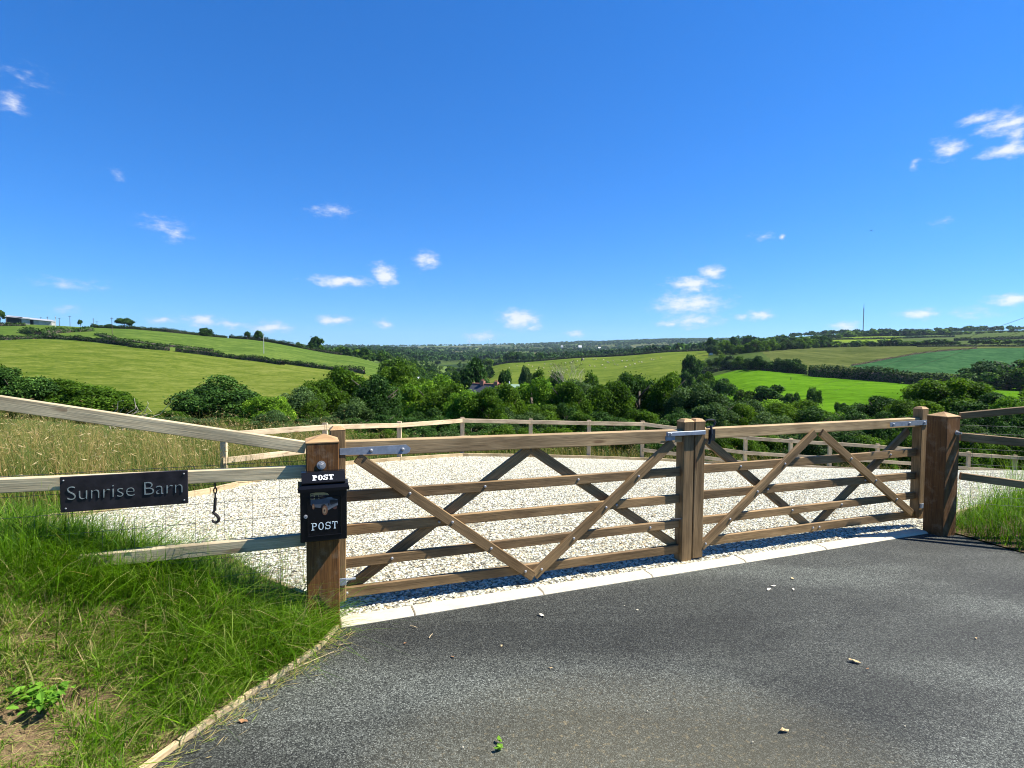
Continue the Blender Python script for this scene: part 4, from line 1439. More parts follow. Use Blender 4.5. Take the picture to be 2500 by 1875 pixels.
FP = []     # posts read along the fence: picture column, distance
for (px, D) in ((536, 9.6), (788, 11.3), (972, 12.9), (1128, 14.45), (1297, 15.0), (1441, 15.5), (1573, 16.0), (1700, 16.25), (1828, 16.5), (1940, 16.75), (2037, 16.95), (2155, 17.2), (2270, 17.45), (2380, 17.65), (2495, 17.9), (2620, 18.1)):
    x = (px - 1250) / F * D
    FP.append(Vector((x, D + .05, 0)))
TOPPX = [(536, 1055), (788, 1037), (972, 1033), (1128, 1022), (1297, 1026), (1441, 1029), (1573, 1031), (1700, 1047), (1828, 1065), (1940, 1073), (2037, 1079), (2155, 1087), (2270, 1096), (2380, 1106), (2495, 1114), (2620, 1124)]
tops = []
for P, (px, py) in zip(FP, TOPPX):
    z = at(px, py, P.y).z
    tops.append(z)
    zg = yz(P.x, P.y)
    beam('post', Vector((P.x, P.y + .06, zg - .3)) - _ob, Vector((P.x, P.y + .06, z + .03)) - _ob, .075, .10, M['pale_wood'], fence_b, .004, (0, 1, 0))
for i in range(len(FP) - 1):
    a, b = FP[i], FP[i + 1]
    d = (b - a).normalized() * .004
    for k, dz in enumerate((0.0, .44, .74)):
        if k == 2 and i < 6: continue
        za, zb = tops[i] - .05 - dz, tops[i + 1] - .05 - dz
        beam('rail', Vector((a.x, a.y, za)) - _ob + d, Vector((b.x, b.y, zb)) - _ob - d, .038, .10, M['pale_wood'], fence_b, .003, (-(b - a).y, (b - a).x, 0), .004)

# ------------------------------------------------------------------ leaves
def quads(C, T, B, sl, sw):
    """pointed leaf quads: centre, long axis, short axis"""
    V = np.empty((len(C), 4, 3))
    V[:, 0] = C - T * sl[:, None]; V[:, 1] = C + B * sw[:, None]
    V[:, 2] = C + T * sl[:, None]; V[:, 3] = C - B * sw[:, None]
    return V.reshape(-1, 3), np.arange(len(C) * 4).reshape(-1, 4)


def unit(v): return v / np.maximum(np.linalg.norm(v, axis=-1, keepdims=True), 1e-9)


def crown(name, seed, n, leaf, mat, shape='round', lobes=26):
    """a crown about 1 wide and 1 high, standing on z = 0"""
    r = np.random.default_rng(seed)
    if shape == 'bush': cz, ez, base = .42, .46, .0
    elif shape == 'tall': cz, ez, base = .56, .44, .12
    elif shape == 'sparse': cz, ez, base = .58, .42, .16
    else: cz, ez, base = .54, .44, .06
    d = unit(r.normal(size=(lobes, 3)))
    if shape != 'bush': d[:, 2] = np.where(d[:, 2] < -.45, -d[:, 2] * .6, d[:, 2])
    rad = r.uniform(.45, 1, lobes) ** .5
    L = d * rad[:, None] * np.array((.37, .37, ez * .80))
    L[:, 2] += cz
    if shape == 'dome':
        d[:, 2] = np.abs(d[:, 2]); L = d * (rad[:, None] ** .6) * np.array((.38, .38, .76)); L[:, 2] += .06; base = 0.
    if shape == 'bush': L[:, :2] *= 1.0 + .25 * np.clip(.35 - L[:, 2:3], 0, 1)
    if shape == 'conifer':
        L[:, 2] = r.uniform(.08, .96, lobes); k = (1.02 - L[:, 2]) * .40
        a = r.uniform(0, 6.28, lobes); L[:, 0] = np.cos(a) * k * r.uniform(.5, 1, lobes); L[:, 1] = np.sin(a) * k * r.uniform(.5, 1, lobes)
    R = r.uniform(.10, .20, lobes) * (26 / lobes) ** .33
    if shape == 'conifer': R = .05 + .11 * (1.05 - L[:, 2])
    w = R ** 2; w /= w.sum()
    li = r.choice(lobes, n, p=w)
    dd = unit(r.normal(size=(n, 3)) + np.array((0, 0, .25)))
    rr = R[li] * r.uniform(.25, 1.08, n) ** .45
    # twigs that stick out
    out = r.random(n) < .07
    rr = np.where(out, rr * r.uniform(1.05, 1.5, n), rr)
    C = L[li] + dd * rr[:, None] * np.array((1, 1, .85))
    C[:, 2] = np.maximum(C[:, 2], base * .5 + .01 + .05 * r.random(n))
    nrm = unit(dd * .7 + r.normal(size=(n, 3)) * .65 + np.array((0, 0, .35)))
    T = unit(np.cross(nrm, r.normal(size=(n, 3))))
    B = np.cross(nrm, T)
    s = leaf * r.uniform(.55, 1.35, n)
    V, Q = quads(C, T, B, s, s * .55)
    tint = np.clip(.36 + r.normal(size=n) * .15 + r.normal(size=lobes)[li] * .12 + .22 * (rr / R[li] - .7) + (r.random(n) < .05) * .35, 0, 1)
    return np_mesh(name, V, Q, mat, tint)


def trunk(name, seed, h=.6, r0=.035, limbs=5):
    r = random.Random(seed)
    mb = MB()
    p = [Vector((0, 0, -.06))]
    for i in range(1, 5): p.append(Vector((r.uniform(-.03, .03), r.uniform(-.03, .03), h * i / 4)))
    mb.tube(p, [r0 * k for k in (1.3, 1, .8, .6, .35)], 7)
    for i in range(limbs):
        k = r.uniform(.35, .9); a = r.uniform(0, 6.28); b = Vector((0, 0, h * k)); L = r.uniform(.18, .34)
        mb.tube([b, b + Vector((math.cos(a) * L * .5, math.sin(a) * L * .5, L * .45)), b + Vector((math.cos(a) * L, math.sin(a) * L, L * .8))], [r0 * .45, r0 * .3, r0 * .12], 5)
    return mb.mesh(name, M['bark'], True)


TR = [trunk('trunk', i) for i in range(3)]
SETS = {'near': (27000, .0165, 46), 'mid': (5200, .036, 28), 'far': (620, .095, 15)}
CROWN = {}
_MATS = {'g': 'leaf', 'd': 'leaf_dark', 'b': 'leaf_bright', 'y': 'leaf_grey'}


def get_crown(size, shape, mat, var):
    k = (size, shape, mat, var)
    if k not in CROWN:
        n, lf, lb = SETS[size]
        if shape == 'sparse': n = int(n * .45)
        if shape == 'conifer': lb *= 2
        CROWN[k] = crown('crown', abs(hash((size == 'near', shape, mat, var, 11))) % 9973 + var, n, lf, M[_MATS[mat]], shape, lb)
    return CROWN[k]


import zlib


def hash(t): return zlib.crc32(repr(t).encode())


TREES = []


def tree(x, y, z, h, w, label, group=None, shape='round', mat='g', size='mid', name='tree', var=None, parts=True, cat='tree'):
    var = random.randrange(3) if var is None else var
    cm = get_crown(size, shape, mat, var)
    if parts:
        root = empty(name, (x, y, z), random.uniform(0, 6.28), label, cat, group)
        a = link('trunk', TR[var % 3], root); b = link('crown', cm, root)
        tw = min(w, h)
        a.scale = (tw, tw, h); b.scale = (w * 1.02, w * random.uniform(.9, 1.05), h)
    else:
        root = tag(link(name, cm), label, cat, group)
        root.location = (x, y, z); root.rotation_euler = (0, 0, random.uniform(0, 6.28)); root.scale = (w, w, h)
    TREES.append((name, x, y, h, w))
    return root


def ptree(px, top, D, wpx, label, group=None, shape='round', mat='g', size='near', name='tree', sink=0.0, var=None, parts=True, cat='tree', maxh=14.0):
    """a tree or bush standing where the photograph shows its crown"""
    x = (px - 1250) / F * D
    z = lz(x, D) - sink
    h = at(px, top, D).z - z
    h = max(h, .5)
    if h > maxh: z += h - maxh; h = maxh
    w = wpx / F * D
    return tree(x, D, z, h * (1.13 if shape == 'bush' else 1.06), w, label, group, shape, mat, size, name, var, parts, cat)


# ---- the belt of bushes and trees just beyond the fence
BELT = [
    (30, 893, 24, 190, 'bush', 'd', 'dark bush at the far left edge behind the seeding grass', 'bush'),
    (125, 918, 25, 150, 'bush', 'g', 'low green bush right of the far left dark bush', 'bush'),
    (232, 938, 24, 215, 'bush', 'g', 'broad low bush with a dead pale branch beside it, left of the rounded dark bush', 'bush'),
    (335, 1010, 23, 90, 'bush', 'd', 'low dark shrub between the broad bush and the big rounded bush', 'bush'),
    (528, 910, 31, 225, 'dome', 'd', 'big rounded dark green bush standing alone against the hay field', 'bush'),
    (415, 1000, 28, 80, 'bush', 'g', 'small green bush against the left flank of the big rounded bush', 'bush'),
    (655, 958, 29, 120, 'bush', 'b', 'bright light green shrub right of the big rounded bush', 'bush'),
    (722, 946, 33, 120, 'bush', 'y', 'greyish green shrub between the bright shrub and the tree belt', 'bush'),
    (782, 924, 36, 120, 'bush', 'g', 'mid green bush above the pointed top of the letter box post', 'bush'),
    (838, 896, 41, 150, 'round', 'g', 'broad green tree at the left end of the tree belt', 'tree'),
    (915, 908, 36, 130, 'round', 'd', 'dark green tree second from the left in the tree belt', 'tree'),
    (978, 888, 52, 130, 'round', 'g', 'green tree with a tall pointed crown in the tree belt', 'tree'),
    (1045, 908, 40, 130, 'round', 'b', 'light green tree in the belt left of the slate roofed house', 'tree'),
    (1098, 926, 37, 130, 'round', 'g', 'spreading tree in the belt below the slate roofed house', 'tree'),
    (1146, 942, 31, 120, 'bush', 'b', 'bright green bush in front of the slate roofed house', 'bush'),
    (1232, 934, 33, 90, 'bush', 'g', 'mid green bush just right of the house', 'bush'),
    (1190, 944, 30, 100, 'bush', 'g', 'low green bush hiding the foot of the slate roofed house', 'bush'),
    (1300, 915, 38, 150, 'round', 'b', 'large light green tree in the middle of the belt, right of the house', 'tree'),
    (1385, 930, 36, 110, 'round', 'g', 'round tree right of the large light green tree', 'tree'),
    (1430, 925, 46, 130, 'round', 'y', 'grey green tree in the belt below the sheep pasture', 'tree'),
    (1490, 922, 41, 110, 'round', 'g', 'green tree left of the tall dark tree', 'tree'),
    (1560, 892, 43, 140, 'round', 'd', 'tall dark tree below the right half of the sheep pasture', 'tree'),
    (1630, 908, 42, 100, 'round', 'g', 'green tree right of the tall dark tree', 'tree'),
    (1690, 935, 40, 130, 'bush', 'y', 'pale grey green willow like tree above the meeting of the gates', 'tree'),
    (1752, 950, 39, 140, 'bush', 'y', 'pale grey green bush second right of the gate latch', 'bush'),
    (1815, 970, 36, 120, 'bush', 'y', 'low grey green bush above the shorter gate', 'bush'),
    (1890, 968, 41, 150, 'bush', 'b', 'light green bush below the lush bright field', 'bush'),
    (1965, 975, 40, 130, 'bush', 'g', 'green bush below the lush field, left of the dark bush', 'bush'),
    (2030, 1000, 38, 90, 'bush', 'b', 'small bright bush at the foot of the lush field', 'bush'),
    (2140, 962, 42, 130, 'bush', 'd', 'dark rounded bush above the hinge end of the shorter gate', 'bush'),
    (2235, 968, 38, 120, 'bush', 'g', 'bush right behind the thick dark gatepost', 'bush'),
    (2330, 922, 45, 180, 'round', 'g', 'large spreading tree right of the lush field, behind the right fence', 'tree'),
    (2428, 955, 41, 150, 'round', 'd', 'dark tree behind the right wing fence', 'tree'),
    (2500, 965, 38, 130, 'bush', 'b', 'light bush at the right edge of the picture behind the fence', 'bush'),
    (2590, 940, 42, 190, 'round', 'g', 'tree just beyond the right edge of the picture', 'tree'),
    (-70, 880, 27, 200, 'bush', 'g', 'bush just beyond the left edge of the picture', 'bush'),
]
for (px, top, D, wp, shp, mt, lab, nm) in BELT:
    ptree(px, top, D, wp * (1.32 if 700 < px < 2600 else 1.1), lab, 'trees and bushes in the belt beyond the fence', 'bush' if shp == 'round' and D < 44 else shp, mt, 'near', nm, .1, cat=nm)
# undergrowth that closes the belt down to the fence
rr = random.Random(12)


def shrub_label(px, D, mt):
    tone = {'g': 'mid green', 'd': 'dark green', 'y': 'grey green'}[mt]
    rowname = 'against the back fence' if D < 24 else ('mid undergrowth' if D < 29 else 'under the tall belt')
    where = ('left of the letter box post' if px < 720 else 'over the longer gate, left half' if px < 1230 else 'over the longer gate, right half' if px < 1660 else 'over the shorter gate' if px < 2260 else 'right of the thick gatepost')
    return ('low %s shrub %s, %s' % (tone, rowname, where), 'undergrowth shrubs behind the back fence')


k = 0
for (D, top0, top1, step) in ((21.5, 1032, 1056, 74), (26, 998, 1032, 78), (33, 972, 998, 84)):
    px = 330 if D < 30 else 590
    while px < 2640:
        t = rr.uniform(top0, top1) + max(0, (px - 1650)) * .022
        if 330 <= px <= 460: t += 12
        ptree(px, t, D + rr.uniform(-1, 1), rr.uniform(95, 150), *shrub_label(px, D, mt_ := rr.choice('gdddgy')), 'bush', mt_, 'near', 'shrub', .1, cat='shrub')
        px += step * rr.uniform(.8, 1.2)

# ---- trees further down the valley and in the hedgerows
MIDS = [
    (1155, 876, 120, 92, 'round', 'd', 'tall dark rounded tree rising behind the slate roofed house', 'tree'),
    (1118, 905, 118, 50, 'round', 'd', 'dark tree on the left of the tall dark tree behind the house', 'tree'),
    (1232, 902, 128, 46, 'tall', 'd', 'small dark pointed tree right of the house at the foot of the sheep pasture', 'tree'),
    (1282, 892, 150, 46, 'tall', 'y', 'slender pale green tree in front of the sheep pasture', 'tree'),
    (1318, 908, 140, 60, 'round', 'g', 'round green tree in front of the sheep pasture', 'tree'),
    (1355, 912, 138, 56, 'tall', 'd', 'small dark pointed tree left of the dry bare tree', 'tree'),
    (1440, 915, 135, 70, 'round', 'g', 'green tree right of the dry bare tree', 'tree'),
    (1690, 870, 205, 56, 'tall', 'd', 'dark tree at the top left corner of the lush field', 'tree'),
    (1672, 905, 170, 60, 'round', 'd', 'dark tree left of the lush field, below its corner tree', 'tree'),
    (1725, 906, 165, 66, 'round', 'g', 'green tree at the left border of the lush field', 'tree'),
    (1768, 926, 140, 70, 'round', 'd', 'dark tree stepping down the left border of the lush field', 'tree'),
    (1818, 948, 118, 60, 'bush', 'g', 'bush left of the lone rounded bush in the lush field', 'bush'),
    (1884, 927, 116, 112, 'dome', 'd', 'lone dark rounded bush low in the lush field', 'bush'),
    (1936, 948, 112, 40, 'bush', 'd', 'small dark bush on the right flank of the lone rounded bush', 'bush'),
    (1990, 950, 86, 52, 'tall', 'd', 'slim dark tree low in the lush field', 'tree'),
    (2056, 982, 70, 40, 'tall', 'd', 'small slim dark tree right of the slim dark tree', 'tree'),
    (2462, 862, 190, 150, 'bush', 'd', 'big dark tree at the right end of the long dark hedge', 'tree'),
    (2398, 885, 186, 100, 'bush', 'd', 'dark tree left of the big tree at the end of the long hedge', 'tree'),
    (2540, 868, 180, 130, 'bush', 'g', 'tree at the right edge of the picture beside the big dark tree', 'tree'),
    (1735, 824, 470, 30, 'round', 'd', 'dark round tree standing above the left end of the hedgerow wood', 'tree'),
    (1790, 822, 520, 22, 'round', 'd', 'dark tree top standing out of the hedgerow wood', 'tree'),
    (306, 776, 292, 44, 'round', 'd', 'wide round tree on the skyline of the left hill', 'tree'),
    (272, 791, 294, 28, 'bush', 'd', 'low bush left of the wide skyline tree', 'bush'),
    (199, 781, 296, 13, 'tall', 'd', 'small upright tree on the skyline right of the barn', 'tree'),
    (4, 757, 300, 22, 'tall', 'd', 'tree at the left end of the barn', 'tree'),
    (503, 798, 302, 34, 'bush', 'd', 'domed bush on the middle of the left hill skyline', 'bush'),
    (605, 809, 306, 18, 'round', 'd', 'left of two small trees at the end of the left skyline', 'tree'),
    (632, 807, 306, 24, 'round', 'd', 'right of two small trees at the end of the left skyline', 'tree'),
]
for (px, top, D, wp, shp, mt, lab, nm) in MIDS:
    ptree(px, top, D, wp, lab, 'single trees further off', shp, mt, 'mid', nm, .2, cat=nm, maxh=17)


def row(pts, D0, D1, step, hpx, wpx, label, group, mats='dgd', size='mid', seed=1, name='tree', shape='round', jit=.25):
    """trees standing along a line: (picture column, picture height of the foot)"""
    r = random.Random(seed)
    L = [0]
    for (a, b) in zip(pts[:-1], pts[1:]): L.append(L[-1] + math.hypot(b[0] - a[0], b[1] - a[1]))
    s = 0
    while s <= L[-1]:
        i = max(j for j in range(len(L)) if L[j] <= s) if s < L[-1] else len(L) - 2
        i = min(i, len(pts) - 2)
        f = (s - L[i]) / max(1e-6, L[i + 1] - L[i])
        px = pts[i][0] + (pts[i + 1][0] - pts[i][0]) * f; py = pts[i][1] + (pts[i + 1][1] - pts[i][1]) * f
        P = hit(px, py, D0, D1)
        hh = hpx * r.uniform(1 - jit, 1 + jit) / F * P.y; ww = wpx * r.uniform(1 - jit, 1 + jit) / F * P.y
        mt = r.choice(mats); q = s / max(L[-1], 1e-6)
        lab = '%s %s, %s' % ({'d': 'dark', 'g': 'mid green', 'y': 'grey green'}[mt], label, 'left end' if q < .25 else 'left middle' if q < .5 else 'right middle' if q < .75 else 'right end')
        tree(P.x, P.y, P.z - .3, hh, ww, lab, group, shape, mt, size, name, None, size != 'far', name)
        s += step * r.uniform(.75, 1.25)


row([(1715, 897), (1790, 899), (1880, 905), (1965, 913)], 200, 300, 24, 34, 48, 'bushy tree in the hedge above the lush field', 'trees in the hedge above the lush field', 'dggdy', 'mid', 3, 'tree', 'bush')
row([(1735, 866), (1800, 864), (1860, 858), (1940, 852), (2020, 848)], 380, 620, 17, 34, 36, 'tree in the hedgerow wood right of the sheep pasture', 'trees in the hedgerow wood', 'dggy', 'mid', 4, 'tree', 'bush')
row([(1770, 848), (1850, 842), (1960, 842)], 560, 800, 22, 26, 34, 'tree in the hedgerow wood right of the sheep pasture', 'trees in the hedgerow wood', 'dgg', 'far', 5, 'tree', 'bush')
row([(2030, 848), (2120, 846), (2330, 843)], 420, 640, 24, 18, 36, 'tree in the hedge across the right hill near the white shed', 'trees in the hedge across the right hill', 'dgd', 'far', 6, 'tree', 'bush')
row([(2380, 840), (2560, 838)], 420, 700, 30, 14, 34, 'tree in the hedge across the right hill near the white shed', 'trees in the hedge across the right hill', 'dgd', 'far', 7, 'tree', 'bush')
row([(2020, 826), (2090, 822), (2200, 820), (2336, 817)], 900, 1400, 13, 15, 26, 'far tree on the skyline of the right hill by the mast', 'skyline trees by the mast', 'dg', 'far', 8, 'tree', 'bush')
row([(2340, 817), (2420, 813), (2560, 809)], 900, 1400, 26, 8, 22, 'small far tree on the right skyline beyond the mast', 'skyline trees right of the mast', 'dg', 'far', 9, 'tree', 'bush')
ptree(2420, 800, 1150, 10, 'thin pointed conifer on the right skyline', 'single trees further off', 'conifer', 'd', 'far', 'conifer', .5, cat='conifer', parts=False)
ptree(2477, 800, 1150, 30, 'flat topped tree on the right skyline', 'single trees further off', 'round', 'd', 'far', 'tree', .5, parts=False)
# valley wood between the left hill and the sheep pasture
r_ = random.Random(21)
_n = 0
while _n < 190:
    D = 150 * (900 / 150) ** (r_.random() ** .85)
    px = r_.uniform(720, 1240)
    y_foot = None
    x = (px - 1250) / F * D
    z = lz(x, D)
    tx, ty, _d = to_px(np.array([x, D, z]))
    hx = np.interp(px, [700, 830, 946, 1000, 1190], [848, 890, 902, 902, 885])
    if D < 330 and px < 965: continue
    if px > 1195 and 260 < D < 640: continue
    h = r_.uniform(6, 11.5); w = h * r_.uniform(.75, 1.2)
    if D < 230: h *= .8
    _mt = r_.choice('dgdgy'); _sh = r_.choice(('round', 'round', 'tall'))
    _lab = '%s %s tree in the %s of the wooded valley, %s' % ({'d': 'dark', 'g': 'mid green', 'y': 'grey green'}[_mt], 'slender' if _sh == 'tall' else 'round',
                                                           'near part' if D < 230 else 'middle' if D < 420 else 'far part', 'below the left hill' if px < 900 else 'in its centre' if px < 1080 else 'beside the sheep pasture')
    tree(x, D, z - .4, h, w, _lab, 'trees in the wooded valley', _sh, _mt, 'mid' if D < 330 else 'far', 'tree', None, D < 330)
    _n += 1

# dry, nearly bare tree in front of the sheep pasture
def bare_tree(px, top, D, label):
    x = (px - 1250) / F * D; z = lz(x, D); h = at(px, top, D).z - z
    root = empty('bare_tree', (x, D, z), 0, label, 'tree')
    r = random.Random(5); mb = MB(); tips = []

    def grow(p, d, L, rad, n):
        q = p + d * L
        mb.tube([p, p.lerp(q, .5) + Vector((r.uniform(-1, 1), r.uniform(-1, 1), 0)) * L * .06, q], [rad, rad * .8, rad * .55], 5, False)
        if n == 0: tips.append(q); return
        for i in range(3 if n > 1 else 4):
            grow(q if i else p.lerp(q, .7), (d + Vector((r.uniform(-1, 1), r.uniform(-1, 1), r.uniform(-.1, .5))) * .55).normalized(), L * r.uniform(.6, .8), rad * .55, n - 1)
    grow(Vector((0, 0, -.2)), Vector((0, 0, 1)), h * .42, .16, 4)
    mb.build('trunk', M['dead_wood'], root)
    T = np.array([t[:] for t in tips]); T = np.repeat(T, 5, 0); g = np.random.default_rng(3)
    T = T + g.normal(size=T.shape) * .25
    t1 = unit(g.normal(size=T.shape)); b1 = unit(np.cross(t1, g.normal(size=T.shape)))
    V, Q = quads(T, t1, b1, np.full(len(T), .10), np.full(len(T), .05))
    link('crown', np_mesh('crown', V, Q, M['leaf_dry'], g.random(len(T))), root)


bare_tree(1392, 890, 118, 'dry brown nearly leafless tree in front of the sheep pasture')
# dead pale branch by the broad bush on the left
db = empty('dead_branch', (at(320, 1010, 20.5).x, 20.5, lz(at(320, 1010, 20.5).x, 20.5)), 0, 'pale dead branch curving up beside the broad low bush on the left', 'branch')
mb = MB()
for s_ in range(9):
    r = random.Random(40 + s_)
    p = Vector((r.uniform(-.9, .9), r.uniform(-.3, .3), .05)); pts = [p]
    for q in range(6): p = p + Vector((r.uniform(-.12, .3), r.uniform(-.1, .1), r.uniform(.04, .30))); pts.append(p)
    mb.tube(pts, [.022, .02, .018, .015, .012, .009, .006], 5)
mb.build('limb', M['dead_wood'], db)


# ------------------------------------------------------------------ hedges
def hedge(pts, d0, d1, h, w, label, dens=38, leaf=.26, mat='hedge', top=None, seed=1, var=.35):
    """a clipped or grown-out field hedge along a line on the land"""
    P = [hit(px, py, d0, d1) for (px, py) in pts]
    r = np.random.default_rng(seed)
    seg = [(a, b, (b - a).length) for a, b in zip(P[:-1], P[1:])]
    Ltot = sum(s[2] for s in seg)
    n = int(Ltot * dens)
    ls = np.array([s[2] for s in seg]); cum = np.concatenate(([0], np.cumsum(ls)))
    t = r.uniform(0, Ltot, n)
    i = np.clip(np.searchsorted(cum, t) - 1, 0, len(seg) - 1)
    f = (t - cum[i]) / ls[i]
    A = np.array([s[0][:2] for s in seg]); B = np.array([s[1][:2] for s in seg])
    c = A[i] + (B[i] - A[i]) * f[:, None]
    dirv = unit(B - A)[i]; perp = np.stack((-dirv[:, 1], dirv[:, 0]), -1)
    hh = h * (1 + var * (np.sin(t * .33 + seed) * .5 + np.sin(t * .121 + 2 * seed) * .5 + .25 * np.sin(t * 1.3)))
    a = r.uniform(-.1, math.pi + .1, n)
    q = r.uniform(.6, 1.05, n)
    off = np.cos(a) * w / 2 * q; zz = np.abs(np.sin(a)) ** .7 * hh * q
    x = c[:, 0] + perp[:, 0] * off; y = c[:, 1] + perp[:, 1] * off
    z = land_z(x, y) + np.maximum(zz, .05)
    C = np.stack((x, y, z), -1)
    nr = unit(np.stack((perp[:, 0] * np.cos(a), perp[:, 1] * np.cos(a), np.sin(a) + .3), -1) + r.normal(size=(n, 3)) * .6)
    T = unit(np.cross(nr, r.normal(size=(n, 3)))); Bv = np.cross(nr, T)
    s = leaf * r.uniform(.6, 1.5, n)
    V, Q = quads(C, T, Bv, s, s * .6)
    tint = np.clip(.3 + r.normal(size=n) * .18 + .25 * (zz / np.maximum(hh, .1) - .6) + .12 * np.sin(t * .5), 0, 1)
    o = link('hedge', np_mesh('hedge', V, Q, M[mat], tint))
    tag(o, label, 'hedge', 'field hedges')
    # solid bark-coloured core added inside the leaves to make the hedge opaque
    mb = MB(); pr = None
    m_ = max(2, int(Ltot / 4)); rows = []
    for k in range(m_ + 1):
        tt = Ltot * k / m_; j = int(np.clip(np.searchsorted(cum, tt) - 1, 0, len(seg) - 1)); ff = (tt - cum[j]) / ls[j]
        cc = A[j] + (B[j] - A[j]) * ff; dv = unit(B - A)[j]; pp = np.array((-dv[1], dv[0]))
        hk = h * .62 * (1 + var * (math.sin(tt * .33 + seed) * .5 + math.sin(tt * .121 + 2 * seed) * .5))
        row_ = []
        for (o_, zk) in ((-.36, -.2), (-.30, .8), (0, 1), (.30, .8), (.36, -.2)):
            xx, yy = cc + pp * o_ * w
            row_.append((xx, yy, lz(xx, yy) + zk * hk))
        rows.append(row_)
    vs = [v for rw in rows for v in rw]
    fs = [(k * 5 + j, k * 5 + j + 1, k * 5 + 6 + j, k * 5 + 5 + j) for k in range(m_) for j in range(4)]
    mb.add(vs, fs); mb.build('opaque_core', M['bark'], o)
    return o


hedge([(-60, 833), (0, 830), (112, 826), (187, 830)], 150, 320, 1.9, 3.0, 'left end of the hedge between the two left hill fields', 60, .30, seed=1)
hedge([(187, 830), (250, 836), (318, 845)], 150, 320, 2.0, 2.8, 'dark hedge section in the middle of the left hill, left of a small gap', 60, .30, seed=2)
hedge([(318, 847), (372, 853), (415, 856)], 150, 320, 1.7, 2.4, 'short dark hedge section between two gaps on the left hill', 60, .28, seed=3)
hedge([(430, 858), (500, 866), (562, 874), (640, 883), (690, 891)], 150, 320, 2.0, 2.6, 'long dark hedge section right of the gaps on the left hill', 60, .28, seed=4)
hedge([(692, 888), (760, 897), (830, 905), (890, 914)], 150, 320, 1.9, 2.4, 'right end of the hedge below the upper left field', 60, .28, seed=5)
hedge([(60, 812), (95, 818), (150, 812), (220, 808)], 220, 300, 2.2, 5.0, 'bracken covered bank below the barn', 60, .34, 'hedge_top', seed=6)
hedge([(240, 818), (290, 832), (400, 845), (520, 857)], 190, 290, 1.1, 3.5, 'pale bracken growing along the upper side of the left hedge', 26, .28, 'hedge_top', seed=16)
hedge([(-60, 797), (0, 796), (62, 796)], 240, 320, 1.8, 2.0, 'low hedge in front of the barn', 60, .28, seed=7)
hedge([(222, 797), (300, 801), (400, 805), (470, 813), (555, 823)], 250, 340, 1.8, 2.0, 'dark hedge along the left hill skyline', 60, .28, seed=8)
hedge([(560, 822), (640, 832), (740, 846), (835, 864)], 250, 345, 2.2, 2.0, 'hedge running down the right end of the left skyline', 60, .28, seed=9)
hedge([(1172, 903), (1190, 897), (1269, 885), (1411, 874), (1570, 865), (1735, 855)], 420, 700, 2.6, 3.0, 'dark hedge along the top of the sheep pasture', 22, .5, seed=10, var=.2)
hedge([(1195, 890), (1290, 877), (1411, 868), (1570, 858), (1740, 850)], 620, 900, 3.0, 4.0, 'second hedge just above the sheep pasture', 12, .7, seed=11, var=.2)
hedge([(1975, 918), (2060, 924), (2150, 931), (2250, 940), (2330, 946), (2400, 950)], 170, 262, 4.6, 5.0, 'long thick dark hedge between the lush field and the blue green crop', 130, .34, seed=12, var=.18)
hedge([(1690, 895), (1780, 900), (1870, 905), (1970, 914)], 200, 280, 2.8, 4.0, 'undergrowth hedge along the top of the lush field', 90, .34, seed=13)
hedge([(2080, 893), (2160, 878), (2240, 864), (2320, 856), (2385, 851)], 240, 480, .9, .8, 'thin line of rough growth between the brown pasture and the crop', 16, .25, 'leaf_dry', seed=14)
hedge([(2240, 847), (2330, 846), (2480, 846), (2600, 844)], 400, 520, 1.6, 2.5, 'hedge along the top of the blue green crop', 22, .4, seed=15)
hedge([(2330, 832), (2440, 830), (2580, 826)], 560, 900, 3.6, 3.5, 'dark clipped hedge high on the right hill', 22, .6, seed=17, var=.15)
hedge([(1985, 832), (2090, 829), (2220, 826), (2330, 823)], 760, 1150, 2.5, 3.5, 'hedge below the skyline trees on the right hill', 12, .8, seed=18, var=.2)
hedge([(1676, 929), (1710, 927), (1742, 928)], 280, 420, 2.4, 3.0, 'short dark hedge at the lower edge of the sheep pasture', 30, .4, seed=19) if False else None


# ------------------------------------------------------------------ far woods (nobody could count these trees)
def woods(name, boxes, seed, label, mat='leaf_dark', hm=(7, 13)):
    r = np.random.default_rng(seed)
    Vs, Qs, Ts = [], [], []
    nb = 0
    for (px0, px1, D0, D1, n) in boxes:
        px = r.uniform(px0, px1, n); D = D0 * (D1 / D0) ** r.random(n)
        x = (px - 1250) / F * D
        z = land_z(x, D)
        # clumps and clearings
        keep = (np.sin(x * .011 + D * .006) + np.sin(x * .023 - D * .009 + 2) + r.normal(size=n) * .5) > -.5
        x, D, z = x[keep], D[keep], z[keep]
        h = r.uniform(hm[0], hm[1], len(x)); w = h * r.uniform(.8, 1.4, len(x))
        k = 26                                               # leaf clumps per crown
        d = unit(r.normal(size=(len(x), k, 3))); d[..., 2] = np.abs(d[..., 2]) * 1.1 - .15
        C = np.stack((x[:, None] + d[..., 0] * w[:, None] * .5, D[:, None] + d[..., 1] * w[:, None] * .5, z[:, None] + h[:, None] * (.45 + d[..., 2] * .5)), -1).reshape(-1, 3)
        nr = unit(d.reshape(-1, 3) + r.normal(size=(len(C), 3)) * .45)
        T = unit(np.cross(nr, r.normal(size=(len(C), 3)))); B = np.cross(nr, T)
        s = np.repeat(w, k) * r.uniform(.16, .3, len(C))
        V, Q = quads(C, T, B, s, s * .8)
        Vs.append(V); Qs.append(Q + nb); nb += len(V)
        Ts.append(np.clip(.32 + np.repeat(r.normal(size=len(x)) * .2, k) + r.normal(size=len(C)) * .15, 0, 1))
    o = link(name, np_mesh(name, np.concatenate(Vs), np.concatenate(Qs), M[mat], np.concatenate(Ts)))
    tag(o, label, 'wood', kind='stuff')


